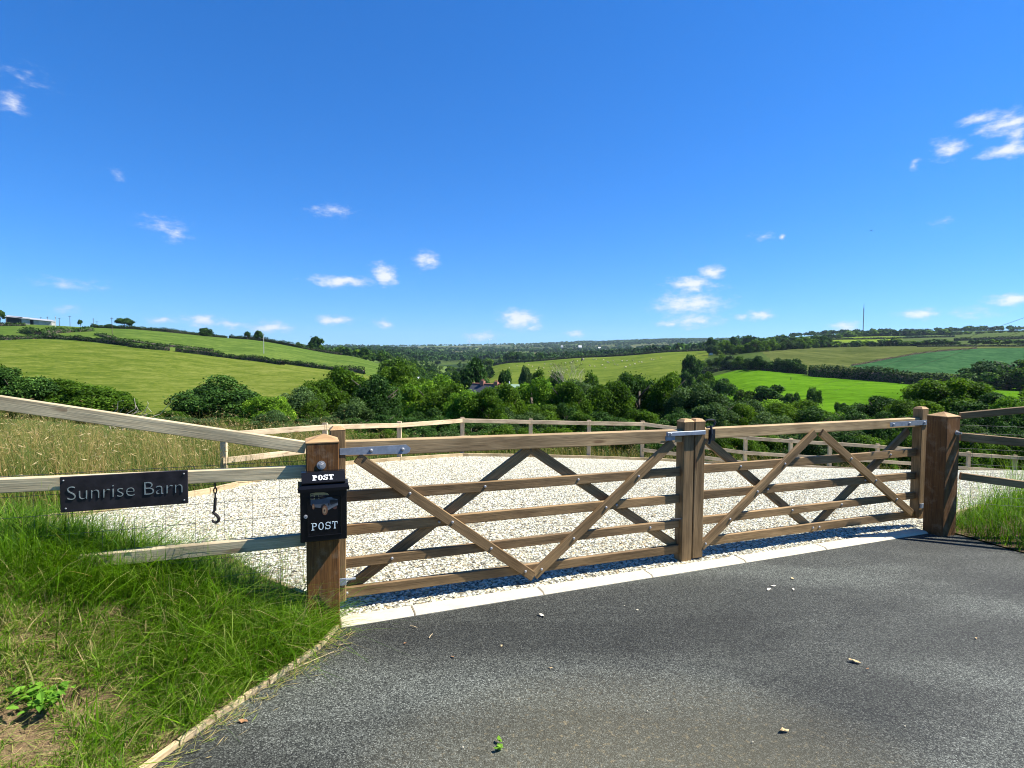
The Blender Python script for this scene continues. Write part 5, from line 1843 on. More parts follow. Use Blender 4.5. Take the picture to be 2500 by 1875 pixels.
woods('far_wood', [(700, 1250, 800, 1700, 1500), (650, 1720, 1700, 3200, 2200), (1240, 1760, 640, 1400, 700), (1300, 1800, 3000, 4600, 1100)], 31, 'dark woods spread over the far side of the valley')
woods('skyline_wood', [(1430, 1800, 3200, 4300, 900), (700, 1240, 4000, 6500, 420), (1240, 1440, 3600, 5200, 260)], 32, 'far wooded ridge on the skyline in the middle', hm=(9, 17))
woods('hill_wood', [(1760, 2000, 560, 900, 120), (1930, 2400, 1150, 1500, 260), (2300, 2620, 1100, 1500, 60)], 33, 'dark wood on the brow of the right hill', hm=(6, 11))

# ------------------------------------------------------------------ grass
def blades(P, hgt, wid, lean, az, curl, tint, segs=4):
    """curved, tapering grass blades; returns verts, quads, tints"""
    n = len(P)
    t = np.linspace(0, 1, segs + 1)
    L = hgt[:, None] * t[None, :]
    out = lean[:, None] * t[None, :] + curl[:, None] * t[None, :] ** 2.2
    z = L * np.clip(1 - .45 * np.clip(curl / np.maximum(hgt, .01), 0, 1.6)[:, None] * t[None, :] ** 2, .15, 1)
    dx, dy = np.cos(az), np.sin(az)
    cx = P[:, 0:1] + out * dx[:, None]; cy = P[:, 1:2] + out * dy[:, None]; cz = P[:, 2:3] + z
    wv = wid[:, None] * (1 - t[None, :] ** 1.6 * .92)
    tw = az + math.pi / 2 + (np.random.default_rng(2).random(n) - .5) * 1.6
    wx, wy = np.cos(tw)[:, None] * wv, np.sin(tw)[:, None] * wv
    V = np.empty((n, segs + 1, 2, 3))
    V[:, :, 0, 0] = cx - wx; V[:, :, 0, 1] = cy - wy; V[:, :, 0, 2] = cz
    V[:, :, 1, 0] = cx + wx; V[:, :, 1, 1] = cy + wy; V[:, :, 1, 2] = cz
    i = np.arange(n)[:, None] * (segs + 1) * 2 + np.arange(segs)[None, :] * 2
    Q = np.stack((i, i + 1, i + 3, i + 2), -1).reshape(-1, 4)
    return V.reshape(-1, 3), Q, np.repeat(tint, segs)


def join(parts):
    vs, qs, ts, b = [], [], [], 0
    for V, Q, T in parts:
        vs.append(V); qs.append(Q + b); ts.append(T); b += len(V)
    return np.concatenate(vs), np.concatenate(qs), np.concatenate(ts)


def clump_noise(x, y, s, seed=0.0):
    return (np.sin(x * s + seed) * np.cos(y * s * 1.3 - seed) + np.sin(x * s * 2.3 + y * s * 1.7 + seed * 2) * .6 + np.sin(x * s * 4.1 - y * s * 3.3 + seed) * .35) / 1.95


def verge():
    r = np.random.default_rng(5)
    n = 420000
    x = r.uniform(-4.6, -1.0, n); y = r.uniform(1.0, 4.75, n)
    ok = in_poly(x, y, BANK)
    d = edge_dist(x, y)
    X, Y, dz = x, y, d
    # bare dry patches towards the near left corner, lush near the edging and along the fence
    bare = np.zeros(n)
    for (px, py, rx, ry, k) in ((250, 1725, .21, .12, 1.0), (60, 1800, .20, .13, 1.05), (330, 1650, .12, .09, .8), (300, 1492, .13, .09, .9), (330, 1560, .10, .08, .6), (390, 1800, .10, .07, .9), (330, 1865, .08, .04, .8), (560, 1715, .06, .09, .6), (60, 1560, .14, .07, .4)):
        q = bank_hit(px, py)
        bare = np.maximum(bare, k * np.exp(-(((X - q.x) / rx) ** 2 + ((Y - q.y) / ry) ** 2)))
    cn = clump_noise(X, Y, 7.0, 1.0); c2 = clump_noise(X, Y, 19.0, 4.0)
    lush = np.exp(-((dz - .35) ** 2 / .14 + (Y - 2.85) ** 2 / .30)) + .85 * np.clip((Y - 2.75) / .4, 0, 1)
    p = .62 + .20 * cn + .20 * c2 + .45 * lush - .85 * bare
    p = np.where(dz < .03, p * .7, p)
    p = np.where(Y > 3.42, p * np.where(dz < 1.4, .16, .35), p)
    keep = ok & (r.random(n) < p)
    x, y, cn, lush, bare, dz = x[keep], y[keep], cn[keep], lush[keep], bare[keep], dz[keep]
    m = len(x)
    z = bank_z(x, y) - .01
    P = np.stack((x, y, z), -1)
    back = np.clip((y - 2.8) / .4, 0, 1) * np.clip((dz - .35) / .5, 0, 1)
    h = r.gamma(5, .2, m) * (.050 + .078 * lush + .030 * back + .02 * np.clip(cn, 0, 1)) * np.where(r.random(m) < .05, 1.8, 1) * (1 - .45 * bare)
    h = np.clip(h, .02, .36) * np.where(y > 3.35, .55, 1.0)
    wid = np.where(r.random(m) < .25, r.uniform(.0024, .0050, m), r.uniform(.0009, .0021, m))
    lean = h * r.normal(.4, .45, m); curl = h * np.abs(r.normal(.6, .55, m))
    az = r.uniform(0, 6.28, m)
    tint = np.clip(r.normal(.30, .15, m) + .12 * cn - .06 * back + .26 * (r.random(m) < .2) + .52 * (r.random(m) < (.09 + .35 * np.clip(bare, 0, 1) + .16 * (dz > .6) * (y < 2.9))), 0, 1)
    parts = [blades(P, h, wid, lean, az, curl, tint)]
    # rank tussock round the foot of the fence where its low rail runs into the bank
    k = 2600
    xs = r.normal(-2.30, .22, k); ys = 2.93 + (xs + 2.3) * .46 + r.normal(0, .10, k)
    hs = np.clip(r.gamma(6, .17, k) * .21, .06, .36)
    parts.append(blades(np.stack((xs, ys, bank_z(xs, ys) - .01), -1), hs, r.uniform(.001, .0026, k), hs * r.normal(.3, .35, k), r.uniform(0, 6.28, k), hs * np.abs(r.normal(.45, .4, k)), np.clip(r.normal(.36, .14, k), 0, .8)))
    # tall seeding stalks along the fence
    k = 520
    xs = r.uniform(-3.2, -1.25, k); ys = r.uniform(3.0, 4.3, k)
    zs = bank_z(xs, ys); hs = r.uniform(.25, .58, k)
    Ps = np.stack((xs, ys, zs), -1); az = r.uniform(0, 6.28, k)
    le = hs * r.normal(.1, .15, k); cu = hs * np.abs(r.normal(.25, .2, k))
    parts.append(blades(Ps, hs, np.full(k, .0011), le, az, cu, np.clip(r.normal(.62, .15, k), 0, 1), 6))
    V, Q, T = join(parts)
    o = link('verge_grass', np_mesh('verge_grass', V, Q, M['grass'], T))
    tag(o, 'lush uneven grass on the verge left of the asphalt, tall along the fence', 'grass', kind='stuff')
    # dry litter of old stalks lying on the soil
    k = 9000
    x = r.uniform(-3.0, -1.05, k); y = r.uniform(1.7, 3.6, k)
    ok = in_poly(x, y, BANK); x, y = x[ok], y[ok]; k = len(x)
    C = np.stack((x, y, bank_z(x, y) + r.uniform(.004, .02, k)), -1)
    a = r.uniform(0, 6.28, k); Tn = np.stack((np.cos(a), np.sin(a), r.normal(0, .15, k)), -1); B = np.stack((-np.sin(a), np.cos(a), np.zeros(k)), -1)
    V, Q = quads(C, Tn, B, r.uniform(.012, .06, k), r.uniform(.0008, .0022, k))
    # and a few stalks blown along the edging
    k2 = 420
    t = r.random(k2) ** 1.0; yy = 1.9 + 1.5 * t
    xx = -1.0 * 0 + np.interp(yy, [p[1] for p in EDGE_L[::-1]], [p[0] for p in EDGE_L[::-1]]) + np.abs(r.normal(.02, .055, k2)) + .01
    C2 = np.stack((xx, yy, r.uniform(.003, .012, k2)), -1); a2 = r.normal(1.1, .5, k2)
    V2, Q2 = quads(C2, np.stack((np.cos(a2), np.sin(a2), r.normal(0, .05, k2)), -1), np.stack((-np.sin(a2), np.cos(a2), np.zeros(k2)), -1), r.uniform(.006, .05, k2), r.uniform(.0008, .003, k2))
    V, Q, T = join([(V, Q, r.uniform(.8, 1, k)), (V2, Q2, r.uniform(.78, 1, k2))])
    tag(link('dry_stalks', np_mesh('dry_stalks', V, Q, M['grass'], T)), 'dry straw and broken stalks lying on the verge soil and along the edging', 'straw', kind='stuff')


verge()


def right_verge():
    r = np.random.default_rng(6)
    n = 44000
    x = r.uniform(4.2, 8, n); y = r.uniform(3.6, 8, n)
    ok = in_poly(x, y, RVERGE); x, y = x[ok], y[ok]; m = len(x)
    P = np.stack((x, y, rverge_z(x, y) - .01), -1)
    h = np.clip(r.gamma(5, .2, m) * .17, .05, .42)
    parts = [blades(P, h, r.uniform(.0012, .0034, m), h * r.normal(.2, .25, m), r.uniform(0, 6.28, m), h * np.abs(r.normal(.45, .35, m)), np.clip(r.normal(.33, .13, m), 0, .7))]
    k = 260
    xs = r.uniform(4.4, 7, k); ys = xs * .75 + 2.05 + r.uniform(-.1, .5, k)
    hs = r.uniform(.3, .6, k)
    parts.append(blades(np.stack((xs, ys, np.full(k, .05)), -1), hs, np.full(k, .0015), hs * r.normal(.1, .2, k), r.uniform(0, 6.28, k), hs * np.abs(r.normal(.3, .2, k)), np.clip(r.normal(.6, .12, k), 0, 1), 6))
    V, Q, T = join(parts)
    tag(link('verge_grass', np_mesh('verge_grass', V, Q, M['grass'], T)), 'bright green grass patch right of the thick gatepost under the wing fence', 'grass', kind='stuff')


right_verge()


def meadow():
    """tall seeding grass beyond the yard"""
    r = np.random.default_rng(9)
    parts = []

    def strip(n, poly, hm, wid, tint, ts, dens=None, heads=.5):
        xs = [p[0] for p in poly]; ys = [p[1] for p in poly]
        x = r.uniform(min(xs), max(xs), n); y = r.uniform(min(ys), max(ys), n)
        ok = in_poly(x, y, poly); x, y = x[ok], y[ok]
        cn = clump_noise(x, y, 1.3, 2.0)
        keep = r.random(len(x)) < np.clip(.75 + .4 * cn, .1, 1)
        x, y, cn = x[keep], y[keep], cn[keep]
        m = len(x)
        z = land_z(x, y) - .03
        h = np.clip(hm * (1 + .32 * cn) * r.normal(1, .26, m), .08, hm * 1.8)
        az = r.normal(2.6, 1.3, m)
        le = h * r.normal(.12, .12, m); cu = h * np.abs(r.normal(.28, .22, m))
        ti = np.clip(r.normal(tint, ts, m) + .30 * clump_noise(x, y, 1.7, .7) + .12 * clump_noise(x, y, 4.6, .2), 0, 1)
        P = np.stack((x, y, z), -1)
        parts.append(blades(P, h, np.full(m, wid) * r.uniform(.7, 1.4, m), le, az, cu, ti * .8, 4))
        hd = r.random(m) < heads
        # seed heads droop at the tip
        x, y, z, h, az, le, cu, ti = x[hd], y[hd], z[hd], h[hd], az[hd], le[hd], cu[hd], ti[hd]
        k = len(x)
        o = le + cu
        tip = np.stack((x + o * np.cos(az), y + o * np.sin(az), z + h * np.clip(1 - .45 * np.clip(cu / h, 0, 1.6), .15, 1)), -1)
        Tn = unit(np.stack((np.cos(az) * .8, np.sin(az) * .8, r.normal(.25, .5, k)), -1))
        B = unit(np.cross(Tn, r.normal(size=(k, 3))))
        V, Q = quads(tip, Tn, B, r.uniform(.022, .06, k), r.uniform(.0028, .0062, k))
        parts.append((V, Q, np.clip(ti + .25 + r.normal(0, .1, k), 0, 1)))
    far_l = [(-12, 5.7), (-6.9, 5.75), (-5.5, 6.2), (-4.55, 8.4), (-4.1, 11.6), (-3.2, 13), (-5, 17), (-16, 14)]
    strip(46000, far_l, .70, .0024, .52, .30, heads=.5)
    strip(26000, [(-12, 5.7), (-6.9, 5.7), (-5.45, 6.1), (-4.5, 8.3), (-4.05, 11.4), (-4.6, 11.6), (-5.4, 8.6), (-7, 6.9), (-12, 6.6)], .30, .003, .30, .14, heads=.1)
    strip(9000, [(-9, 5.85), (-6.2, 5.9), (-5.5, 7.6), (-6.5, 8.6), (-9.5, 8.0)], .88, .0026, .50, .26, heads=.5)
    bk = [(-3.95, 11.45), (-2.55, 13.05), (-1.25, 14.6), (.5, 15.15), (3.75, 16.15), (9.2, 17.15), (15.5, 18.15), (15.5, 21), (9, 20), (3.7, 19), (-1.5, 17.6), (-5, 14)]
    strip(30000, bk, .48, .0034, .50, .22, heads=.45)
    strip(16000, [(-3.95, 11.4), (-2.5, 13.0), (-1.2, 14.55), (.5, 15.1), (3.75, 16.1), (9.2, 17.1), (15.5, 18.1), (15.5, 18.8), (9.2, 17.7), (3.75, 16.7), (.4, 15.7), (-1.5, 15.1), (-4.3, 12)], .26, .004, .22, .12, heads=.05)
    V, Q, T = join(parts)
    tag(link('seeding_grass', np_mesh('seeding_grass', V, Q, M['dry_grass'], T)), 'tall dry seeding grass beyond the gravel yard', 'grass', kind='stuff')


meadow()
# low weeds creeping over the far gravel edge are part of the grass above

# ---- bramble shoot and other leafy weeds on the verge
def weed(x, y, n, size, label, seed, spread, name='bramble'):
    r = random.Random(seed)
    z = float(bank_z(np.array([x]), np.array([y]))[0])
    root = empty(name, (x, y, z), 0, label, 'weed')
    for s in range(n):
        a = r.uniform(0, 6.28); L = spread * r.uniform(.5, 1)
        mb = MB()
        p0 = Vector((0, 0, 0)); p1 = Vector((math.cos(a) * L * .5, math.sin(a) * L * .5, L * r.uniform(.5, .9))); p2 = Vector((math.cos(a) * L, math.sin(a) * L, L * r.uniform(.3, .9)))
        mb.tube([p0, p1, p2], [.0022, .0018, .001], 5)
        st = mb.build('stem', M['weed'], root)
        lm = []
        for q in range(5):
            c = p1.lerp(p2, q / 4.0) + Vector((r.uniform(-1, 1), r.uniform(-1, 1), r.uniform(-.3, .6))) * size * .6
            aa = r.uniform(0, 6.28)
            tx = Vector((math.cos(aa), math.sin(aa), r.uniform(-.3, .3))).normalized(); nz = Vector((r.uniform(-.35, .35), r.uniform(-.35, .35), 1)).normalized()
            bx = nz.cross(tx).normalized()
            m2 = MB(); k = size * r.uniform(.7, 1.15)
            out = [(-1, 0, 0), (-.55, .42, .08), (0, .55, .12), (.5, .38, .08), (1, 0, -.06), (.5, -.38, .08), (0, -.55, .12), (-.55, -.42, .08)]
            vs = [c + tx * (u * k * .5) + bx * (v * k * .5) + nz * (w_ * k) for u, v, w_ in out]
            mid = [c + tx * (u * k * .5) for u in (-.5, 0, .5)]
            vs += mid
            m2.add(vs, [(0, 1, 8), (1, 2, 9, 8), (2, 3, 10, 9), (3, 4, 10), (4, 5, 10), (5, 6, 9, 10), (6, 7, 8, 9), (7, 0, 8)])
            me = m2.mesh('leaf', M['weed'])
            ta = me.attributes.new('tint', 'FLOAT', 'FACE'); ta.data.foreach_set('value', [r.random()] * len(me.polygons))
            link('leaf', me, root)


_p = bank_hit(105, 1738)
weed(_p.x, _p.y, 11, .052, 'leafy bright green bramble shoot on dry soil at the lower left', 3, .12)
_p = bank_hit(640, 1665)
weed(_p.x, _p.y, 4, .022, 'small leafy weed in the grass beside the edging board', 4, .06, 'weed')
_p = bank_hit(315, 1610)
weed(_p.x, _p.y, 4, .018, 'small round leaved weed in thin grass in the middle of the verge', 8, .06, 'weed')

# ---- small things lying on the asphalt
def dead_leaf(px, py, size, col, label, seed, cat='leaf', name='dead_leaf'):
    r = random.Random(seed)
    p = on_z(px, py, .004)
    mb = MB()
    n = 9; vs = []
    for i in range(n):
        a = 2 * math.pi * i / n; k = size * .5 * r.uniform(.55, 1.05) * (1.3 if i % 4 == 0 else 1)
        vs.append((math.cos(a) * k, math.sin(a) * k * .62, r.uniform(0, size * .28)))
    vs.append((0, 0, size * .06))
    mb.add(vs, [(i, (i + 1) % n, n) for i in range(n)])
    o = mb.build(name, col)
    o.location = p; o.rotation_euler = (0, 0, r.uniform(0, 6.28))
    return tag(o, label, cat, 'dead leaves on the asphalt' if cat == 'leaf' else None)


lf1 = plain('dead_leaf_tan', (.48, .35, .17), .8, 0, .3, 90); lf2 = plain('dead_leaf_pale', (.72, .66, .52), .8, 0, .2, 90); lf3 = plain('dead_leaf_brown', (.28, .14, .06), .8, 0, .3, 90)
for i, a in enumerate([
        (1878, 1440, .045, lf2, 'pale curled leaf on the asphalt, left one of a loose cluster below the shorter gate'),
        (1888, 1431, .035, lf2, 'small pale leaf just right of the leftmost leaf of the cluster'),
        (1935, 1412, .04, lf1, 'tan crumpled leaf at the top of the leaf cluster below the shorter gate'),
        (1938, 1440, .032, lf2, 'small white leaf at the right end of the leaf cluster'),
        (2085, 1616, .055, lf1, 'long tan crumpled leaf alone in the middle of the right asphalt'),
        (2118, 1634, .022, lf3, 'tiny brown leaf just below the long crumpled leaf'),
        (1912, 1786, .045, lf1, 'tan curled leaf near the lower edge of the asphalt'),
        (592, 1762, .040, lf3, 'orange brown leaf against the edging board at lower left'),
        (1322, 1503, .05, lf2, 'pale shred of leaf in the middle of the asphalt below the longer gate'),
        (1105, 1604, .022, lf3, 'small brown leaf in the middle left of the asphalt'),
        (988, 1571, .022, lf3, 'small reddish leaf near the left side of the asphalt'),
        (1225, 1577, .022, lf1, 'small tan leaf below the pale shred'),
        (2383, 1559, .025, lf1, 'small tan leaf far right on the asphalt'),
        (1344, 1631, .022, lf1, 'thin tan flake right of centre on the asphalt')]):
    dead_leaf(*a[:4], a[4], 50 + i)
for i, (px, py, s, lab) in enumerate([(1524, 1480, .009, 'small pale pebble on the asphalt, left of two near the kerb'), (1556, 1490, .013, 'pale pebble on the asphalt, right of two near the kerb'),
                                      (1130, 1826, .009, 'pale pebble left of the green sprig'), (1837, 1812, .008, 'white pebble low on the asphalt'), (1580, 1737, .007, 'white pebble in the dusty patch of asphalt'),
                                      (2210, 1773, .008, 'white pebble low on the right asphalt'), (893, 1638, .007, 'white pebble on the left asphalt')]):
    r = np.random.default_rng(i)
    p = on_z(px, py, .004)
    d = unit(r.normal(size=(14, 3)))
    import bmesh
    bm = bmesh.new()
    for v in d: bm.verts.new((v[0] * s * .6, v[1] * s * .5, v[2] * s * .4 + s * .3))
    bmesh.ops.convex_hull(bm, input=bm.verts[:])
    me = bpy.data.meshes.new('pebble'); bm.to_mesh(me); bm.free(); me.materials.append(M['kerb'])
    o = link('pebble', me); o.location = p
    tag(o, lab, 'pebble', 'pebbles on the asphalt')
for i, (px, py, L, a, lab) in enumerate([(1052, 1552, .055, 1.3, 'tan twig standing out on the asphalt below the longer gate'), (1010, 1530, .05, -.4, 'brown twig near the kerb below the longer gate'),
                                         (745, 1620, .34, .85, 'long dry stalk lying beside the edging board'), (842, 1573, .08, .35, 'short straw near the foot of the letter box post')]):
    p = on_z(px, py, .008)
    mb = MB(); d = Vector((math.cos(a), math.sin(a), 0)) * L / 2
    mb.tube([-d, Vector((.01 * L, -.03 * L, .004)), d], [.0028, .0026, .0014], 5)
    o = mb.build('twig', M['edge_wood']); o.location = p
    tag(o, lab, 'twig')
_p = on_z(1219, 1826, 0)
sp = empty('leafy_sprig', _p, 0, 'small bright green leafy sprig lying on the asphalt at the bottom', 'sprig')
r = random.Random(2)
for i in range(9):
    mb = MB(); a = r.uniform(0, 6.28); k = r.uniform(.010, .016); c = Vector((r.uniform(-.012, .012), r.uniform(-.03, .035), r.uniform(.006, .022)))
    tx = Vector((math.cos(a), math.sin(a), r.uniform(-.2, .5))) * k; bx = Vector((-math.sin(a), math.cos(a), r.uniform(-.3, .3))) * k * .6
    mb.add([c - tx, c + bx, c + tx, c - bx], [(0, 1, 2, 3)])
    me = mb.mesh('leaf', M['weed']); ta = me.attributes.new('tint', 'FLOAT', 'FACE'); ta.data.foreach_set('value', [r.uniform(.5, 1)])
    link('leaf', me, sp)

# ------------------------------------------------------------------ far things
def foot(px, py, d0, d1): return hit(px, py, d0, d1)


# barn on the left hill
Db = 292
bx0, bx1 = (17 - 1250) / F * Db, (147 - 1250) / F * (Db + 14)
zb0 = lz(bx0, Db) - .3
barn = empty('barn', (bx0, Db, at(60, 787, Db).z - .9), math.atan2(9, bx1 - bx0), 'long low farm barn with a pale roof on the skyline of the left hill', 'barn')
Lb = math.hypot(bx1 - bx0, 9)
ztop = at(17, 770, Db).z - barn.location.z
mb = MB(); mb.box(0, Lb * .34, 0, 9, -1, ztop - .5); mb.build('wall', M['dark_barn'], barn)
mb = MB(); mb.box(Lb * .34 + .02, Lb * .52, -.1, 9, -1, ztop - 1.0); mb.build('wall', M['pale_barn'], barn)
mb = MB(); mb.box(Lb * .52 + .02, Lb * .60, .6, 9, -1, ztop - 1.5); mb.build('doorway', M['dark_barn'], barn)
mb = MB(); mb.box(Lb * .60 + .02, Lb, -.05, 9, -1, ztop - 2.0); mb.build('wall', M['pale_barn'], barn)
for (a, b_, za, zb_) in ((-.01, .53, ztop, ztop - .95), (.50, 1.01, ztop - .95, ztop - 1.75)):
    mb = MB()
    mb.add([(Lb * a, -.7, za - .55), (Lb * b_, -.7, zb_ - .55), (Lb * b_, 4.5, zb_ + .35), (Lb * a, 4.5, za + .35), (Lb * b_, 9.7, zb_ - .5), (Lb * a, 9.7, za - .5),
            (Lb * a, -.7, za - .7), (Lb * b_, -.7, zb_ - .7), (Lb * b_, 9.7, zb_ - .7), (Lb * a, 9.7, za - .7)],
           [(0, 1, 2, 3), (3, 2, 4, 5), (6, 7, 1, 0), (7, 8, 4, 2, 1), (9, 6, 0, 3, 5), (8, 9, 5, 4), (7, 6, 9, 8)])
    mb.build('roof', M['tin'], barn)


def pole(px, top, base, D, label, mat, r=.13, arm=True):
    p = at(px, base, D)
    zt = at(px, top, D).z
    zg = lz(p.x, D)
    root = empty('utility_pole', (p.x, D, min(zg, p.z) - .3), random.uniform(-.4, .4), label, 'pole', 'poles on the left hill')
    h = zt - root.location.z
    mb = MB(); mb.tube([(0, 0, 0), (0, 0, h)], [r, r * .75], 7); mb.build('shaft', mat, root)
    if arm:
        mb = MB(); mb.box(-.7, .7, -.06, .06, h - .45, h - .33); mb.build('cross_arm', mat, root)


for (px, t, b, D, lab, mt) in [
        (274, 775, 822, 240, 'tall dark utility pole in the upper field left of the wide skyline tree', 'pole'), (644, 814, 862, 236, 'pale utility pole near the right end of the upper left field', 'pale_pole'),
        (136, 772, 800, 262, 'pale pole just right of the barn in front of the hedge', 'pale_pole'), (171, 771, 794, 300, 'dark pole on the skyline between barn and upright tree', 'pole'),
        (228, 777, 797, 305, 'dark skyline pole right of the small upright tree', 'pole'), (145, 776, 791, 310, 'short dark pole at the right end of the barn roof', 'pole'),
        (100, 774, 788, 315, 'left of two short poles rising above the barn roof', 'pole'), (116, 773, 788, 315, 'right of two short poles rising above the barn roof', 'pole'),
        (237, 784, 797, 310, 'short skyline pole beside the dark skyline pole', 'pole'), (16, 772, 790, 288, 'pole at the left end of the barn', 'pole')]:
    pole(px, t, b, D, lab, M[mt])

# house roof among the trees of the valley
Dh = 100
hp = at(1196, 938, Dh)
hz = lz(hp.x, Dh)
house = empty('house', (hp.x, Dh, hz - .5), math.radians(-32), 'slate roofed house with a red ridge and two chimneys, half hidden among the trees', 'house')
zr = hp.z - house.location.z
hl, hw, ev = 2.6, 2.6, zr - 2.3
mb = MB(); mb.add([(-hl - 1.0, -hw, 0), (hl, -hw, 0), (hl, hw, 0), (-hl - 1.0, hw, 0), (-hl - 1.0, -hw, ev), (hl, -hw, ev), (hl, hw, ev), (-hl - 1.0, hw, ev), (hl, 0, zr - .12), (-hl - 1.0, 0, zr - .12)],
                  [(0, 1, 5, 4), (1, 2, 6, 8, 5), (2, 3, 7, 6), (3, 0, 4, 9, 7)])
mb.build('wall', M['pale_barn'], house)
for s_ in (-1, 1):
    mb = MB(); e = .25
    a = [(-hl - 1.2, s_ * (hw + e), ev - .2), (hl + .25, s_ * (hw + e), ev - .2), (hl + .25, 0, zr), (-hl - 1.2, 0, zr)]
    mb.add(a + [(x, y, z - .12) for x, y, z in a], [(0, 1, 2, 3) if s_ < 0 else (3, 2, 1, 0), (7, 6, 5, 4) if s_ < 0 else (4, 5, 6, 7), (0, 4, 5, 1), (1, 5, 6, 2), (3, 7, 4, 0)])
    rf = mb.build('roof', M['slate_roof'], house)
mb = MB(); mb.tube([(-hl - 1.2, 0, zr + .03), (hl + .25, 0, zr + .03)], .13, 6); mb.build('ridge', M['ridge'], rf)
for cx_, hh in ((-1.55, 1.0), (1.35, .8)):
    mb = MB(); mb.box(cx_ - .38, cx_ + .38, -.3, .3, zr - .7, zr + hh * .55); ch = mb.build('chimney', M['brick'], house)
    for q in (-.18, .18):
        mb = MB(); mb.tube([(cx_ + q, 0, zr + hh * .55), (cx_ + q, 0, zr + hh * .55 + .32)], [.11, .09], 8); mb.build('chimney_pot', M['ridge'], ch)
# low pale roof beside it
Ds = 108
sp_ = at(1240, 938, Ds)
shed = empty('shed', (sp_.x, Ds, lz(sp_.x, Ds)), .1, 'small low roof with a pale ridge right of the slate roofed house', 'shed')
zs_ = sp_.z - shed.location.z
mb = MB(); mb.box(-2, 2, -1.4, 1.4, 0, zs_ - .45); mb.build('wall', M['white_wall'], shed)
mb = MB(); mb.add([(-2.2, -1.7, zs_ - .6), (2.2, -1.7, zs_ - .6), (2.2, 0, zs_), (-2.2, 0, zs_), (2.2, 1.7, zs_ - .6), (-2.2, 1.7, zs_ - .6)], [(0, 1, 2, 3), (3, 2, 4, 5), (0, 3, 5), (1, 4, 2), (1, 0, 5, 4)])
mb.build('roof', M['green_tin'], shed)
mb = MB(); mb.tube([(.3, .3, zs_ - .3), (.3, .3, zs_ + .55)], .09, 8); mb.build('flue', M['turbine'], shed)


def far_house(px, top, base, D, wpx, label, roofmat='slate_roof', rz=0.2, group='far houses'):
    wallmat = 'pale_barn' if roofmat == 'tin' else 'white_wall'
    p = at(px, base, D); zg = min(lz(p.x, D), p.z) - .5
    h = at(px, top, D).z - zg; w = wpx / F * D / 2; dp = w * .7
    root = empty('house', (p.x, D, zg), rz, label, 'house', group)
    ev = h * .62
    mb = MB(); mb.add([(-w, -dp, 0), (w, -dp, 0), (w, dp, 0), (-w, dp, 0), (-w, -dp, ev), (w, -dp, ev), (w, dp, ev), (-w, dp, ev), (w, 0, h - .1), (-w, 0, h - .1)], [(0, 1, 5, 4), (1, 2, 6, 8, 5), (2, 3, 7, 6), (3, 0, 4, 9, 7)])
    mb.build('wall', M[wallmat], root)
    mb = MB(); e = .08 * w
    mb.add([(-w - e, -dp - e, ev - .1), (w + e, -dp - e, ev - .1), (w + e, 0, h), (-w - e, 0, h), (w + e, dp + e, ev - .1), (-w - e, dp + e, ev - .1)], [(0, 1, 2, 3), (3, 2, 4, 5), (0, 3, 5), (1, 4, 2)])
    mb.build('roof', M[roofmat], root)


far_house(1416, 843, 847, 2300, 8, 'pale farm building far off in the middle, left of two', 'tin')
far_house(1464, 847, 851, 2200, 7, 'pale farm building far off in the middle, right of two', 'tin')
far_house(1736, 856, 868, 430, 10, 'white gable end glimpsed at the left foot of the hedgerow wood', 'slate_roof', 1.3)
far_house(2192, 833, 841, 520, 17, 'shed with a bright white roof in the hedge on the right hill', 'white_wall', -.5)
far_house(1023, 920, 932, 72, 7, 'bit of a white building showing in the tree belt left of the house', 'white_wall', .5)
far_house(1372, 843, 846, 2500, 5, 'tiny pale building far off at the left end of the middle skyline', 'tin')

# mast on the right skyline
mp_ = at(2107, 813, 1300)
mz = lz(mp_.x, 1300)
mast = empty('radio_mast', (mp_.x, 1300, mz - 1), 0, 'tall thin radio mast on the skyline of the right hill', 'mast')
mh = at(2107, 741, 1300).z - mz + 1
for k in range(6):
    mb = MB()
    for a in range(3):
        c_ = (math.cos(a * 2.094) * .75, math.sin(a * 2.094) * .75)
        mb.tube([(c_[0], c_[1], mh * k / 7), (c_[0], c_[1], mh * (k + 1) / 7)], .28, 5)
        c2 = (math.cos((a + 1) * 2.094) * .75, math.sin((a + 1) * 2.094) * .75)
        for q in range(4):
            mb.tube([(c_[0], c_[1], mh * (k + q / 4) / 7), (c2[0], c2[1], mh * (k + (q + 1) / 4) / 7)], .13, 4, False)
    mb.build('lattice_section', M['mast'], mast)
mb = MB(); mb.tube([(0, 0, mh * 6 / 7), (0, 0, mh)], [.55, .3], 6); mb.build('aerial', M['mast'], mast)

# two wind turbines far off
for (px, hubpx, basepx, D, lab, ph) in ((1146, 832, 846, 4300, 'far white wind turbine, left of two on the horizon', .4), (1196, 830, 846, 4200, 'far white wind turbine, right of two on the horizon', 1.1)):
    p = at(px, basepx, D); zg = min(lz(p.x, D), p.z)
    t = empty('wind_turbine', (p.x, D, zg), .3, lab, 'wind turbine', 'wind turbines on the horizon')
    hub = at(px, hubpx, D).z - zg
    mb = MB(); mb.tube([(0, 0, 0), (0, 0, hub)], [1.7, 1.0], 8); mb.build('tower', M['turbine'], t)
    mb = MB(); mb.tube([(0, -3, hub), (0, 4, hub)], [1.2, 1.5], 8); mb.build('nacelle', M['turbine'], t)
    for k in range(3):
        a = ph + k * 2.094; L = 21
        mb = MB(); mb.tube([(0, -3, hub), (math.sin(a) * L * .3, -3, hub + math.cos(a) * L * .3), (math.sin(a) * L, -3, hub + math.cos(a) * L)], [.8, 1.0, .25], 5); mb.build('blade', M['turbine'], t)

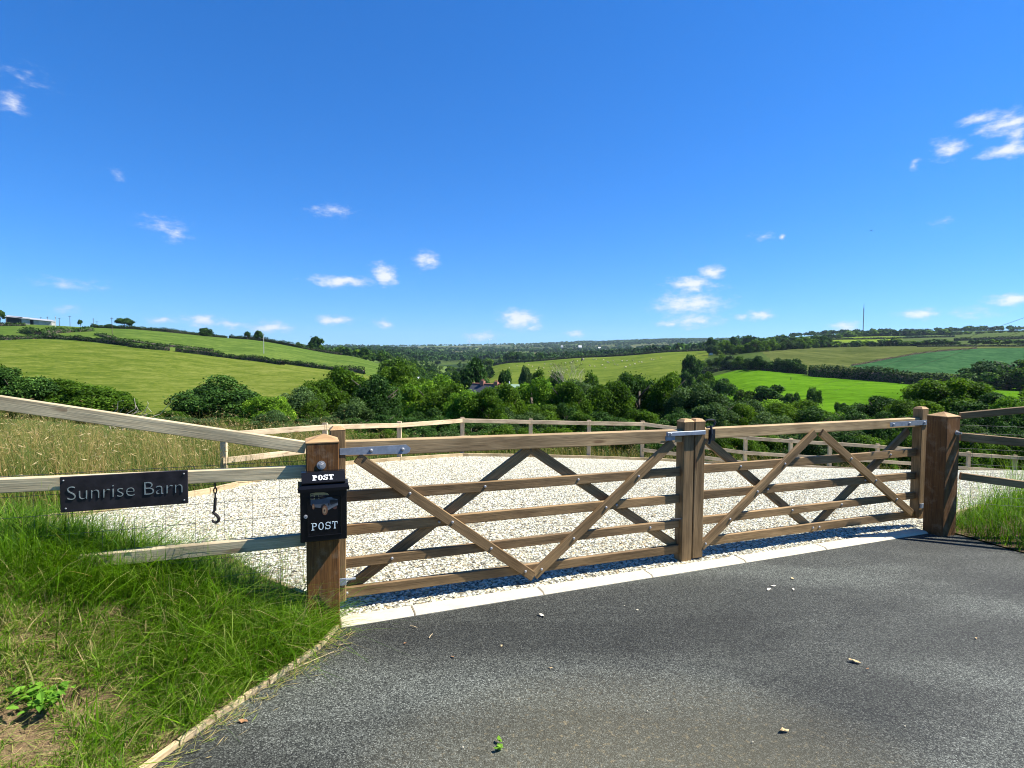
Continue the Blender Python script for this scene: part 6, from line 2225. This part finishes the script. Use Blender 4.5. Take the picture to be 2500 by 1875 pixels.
# sheep and a cow
def animal(name, mats, s, black=False):
    """one continuous body grown over a skeleton of joints"""
    V = [(0, 0, .62), (.35, 0, .64), (-.38, 0, .62), (.55, 0, .78), (.74, 0, .74),
         (.33, .13, .40), (.34, .13, .0), (.33, -.13, .40), (.36, -.13, .0), (-.36, .13, .40), (-.40, .13, .0), (-.36, -.13, .40), (-.38, -.13, .0)]
    E = [(0, 1), (0, 2), (1, 3), (3, 4), (1, 5), (5, 6), (1, 7), (7, 8), (2, 9), (9, 10), (2, 11), (11, 12)]
    R = [.28, .25, .25, .14, .085, .08, .045, .08, .045, .09, .045, .09, .045]
    me = bpy.data.meshes.new(name); me.from_pydata([(x * s, y * s, z * s) for x, y, z in V], E, [])
    o = bpy.data.objects.new(name, me); COL.objects.link(o)
    sk = o.modifiers.new('skin', 'SKIN')
    for v, rr_ in zip(me.skin_vertices[0].data, R): v.radius = (rr_ * s, rr_ * s)
    me.skin_vertices[0].data[0].use_root = True
    bpy.context.view_layer.update()
    m2 = bpy.data.meshes.new_from_object(o.evaluated_get(bpy.context.evaluated_depsgraph_get()))
    bpy.data.objects.remove(o)
    m2.name = name; m2.materials.clear()
    for mm in mats: m2.materials.append(mm)
    if black:
        m2.polygons.foreach_set('material_index', [1 if (p.center.x > .05 * s and p.center.x < .42 * s) else 0 for p in m2.polygons])
    m2.polygons.foreach_set('use_smooth', [True] * len(m2.polygons))
    return m2


shm = animal('sheep', [M['wool']], 1.0)
rs_ = random.Random(17)
SH = [(1207, 888), (1243, 899), (1262, 893), (1300, 895), (1308, 903), (1318, 896), (1328, 899), (1345, 890), (1348, 906), (1360, 909), (1366, 910), (1373, 908), (1376, 911), (1381, 887), (1384, 904), (1394, 886), (1398, 883), (1409, 882), (1449, 877), (1455, 878),
      (1473, 879), (1483, 884), (1486, 886), (1497, 881), (1519, 882), (1531, 881), (1545, 880), (1560, 884), (1567, 885), (1590, 878), (1595, 879), (1440, 893), (1452, 895), (1470, 892), (1478, 898), (1501, 890), (1508, 891), (1527, 897), (1538, 892), (1550, 889), (1330, 889), (1290, 891), (1350, 897), (1420, 888), (1613, 874)]
for (px, py) in SH:
    P = hit(px, py + .8, 300, 640)
    o = tag(link('sheep', shm), 'small cream sheep in the %s of the flock on the far pasture' % (('upper ' if py < 884 else 'middle ' if py < 895 else 'lower ') + ('left part' if px < 1345 else 'centre' if px < 1470 else 'right part')), 'sheep', 'sheep grazing on the far pasture')
    o.location = P; o.rotation_euler = (0, 0, rs_.uniform(0, 6.28)); k = rs_.uniform(.85, 1.15); o.scale = (k, k, k)
cwm = animal('cow', [M['cow_black'], M['wool']], 1.7, True)
P = hit(1422, 881, 380, 640)
o = tag(link('cow', cwm), 'black and white cow standing near the top of the sheep pasture', 'cow'); o.location = P; o.rotation_euler = (0, 0, .3); o.scale = (1.5, 1.5, 1.5)

# overhead cables crossing the right hill
for (a, b_, lab) in (((2500, 768, 60), (1930, 958, 205), 'upper of two overhead cables sloping down across the right hill'), ((2500, 800, 62), (1980, 966, 205), 'lower of two overhead cables sloping down across the right hill')):
    p, q = at(*a), at(*b_)
    p = p + (p - q) * .12
    pts = []
    for i in range(17):
        t = i / 16; c_ = p.lerp(q, t); c_.z -= 4 * t * (1 - t) * .9; pts.append(c_)
    mb = MB(); mb.tube(pts, .018, 5, False)
    tag(mb.build('overhead_cable', M['pole']), lab, 'cable', 'overhead cables')
pb = at(1930, 958, 205)
pq = empty('utility_pole', (pb.x, pb.y, lz(pb.x, pb.y)), .5, 'low pole in the lush field carrying the overhead cables', 'pole', 'poles carrying the overhead cables')
mb = MB(); mb.tube([(0, 0, 0), (0, 0, max(1, pb.z - pq.location.z))], [.13, .1], 6); mb.build('shaft', M['pole'], pq)

# bird high above the right hill
bp = at(2127, 563, 120)
bird = empty('bird', bp, 0, 'tiny dark bird high in the blue sky on the right', 'bird')
mb = MB(); mb.tube([(-.22, 0, 0), (-.1, 0, .02), (.12, 0, .02), (.24, 0, 0)], [.02, .06, .05, .015], 6); mb.build('body', M['cow_black'], bird)
for s_ in (-1, 1):
    mb = MB(); mb.add([(-.08, 0, .03), (.08, 0, .03), (.02, s_ * .28, .12), (-.06, s_ * .46, .06), (-.1, s_ * .28, .09)], [(0, 1, 2, 4), (4, 2, 3)]); mb.build('wing', M['cow_black'], bird)

# ------------------------------------------------------------------ the air of the valley
def air():
    mb = MB()
    mb.box(-27600, 27600, -900, 9300, -90, 420)
    m = bpy.data.materials.new('valley_air'); m.use_nodes = True
    nt = m.node_tree; nt.nodes.clear()
    out = nt.nodes.new('ShaderNodeOutputMaterial'); v = nt.nodes.new('ShaderNodeVolumePrincipled')
    v.inputs['Color'].default_value = (.62, .80, 1.0, 1); v.inputs['Density'].default_value = 4.5e-5
    v.inputs['Anisotropy'].default_value = .2
    nt.links.new(v.outputs[0], out.inputs['Volume'])
    o = mb.build('haze', m)
    o['kind'] = 'stuff'; o['label'] = 'thin blue summer haze filling the valley air'


air()
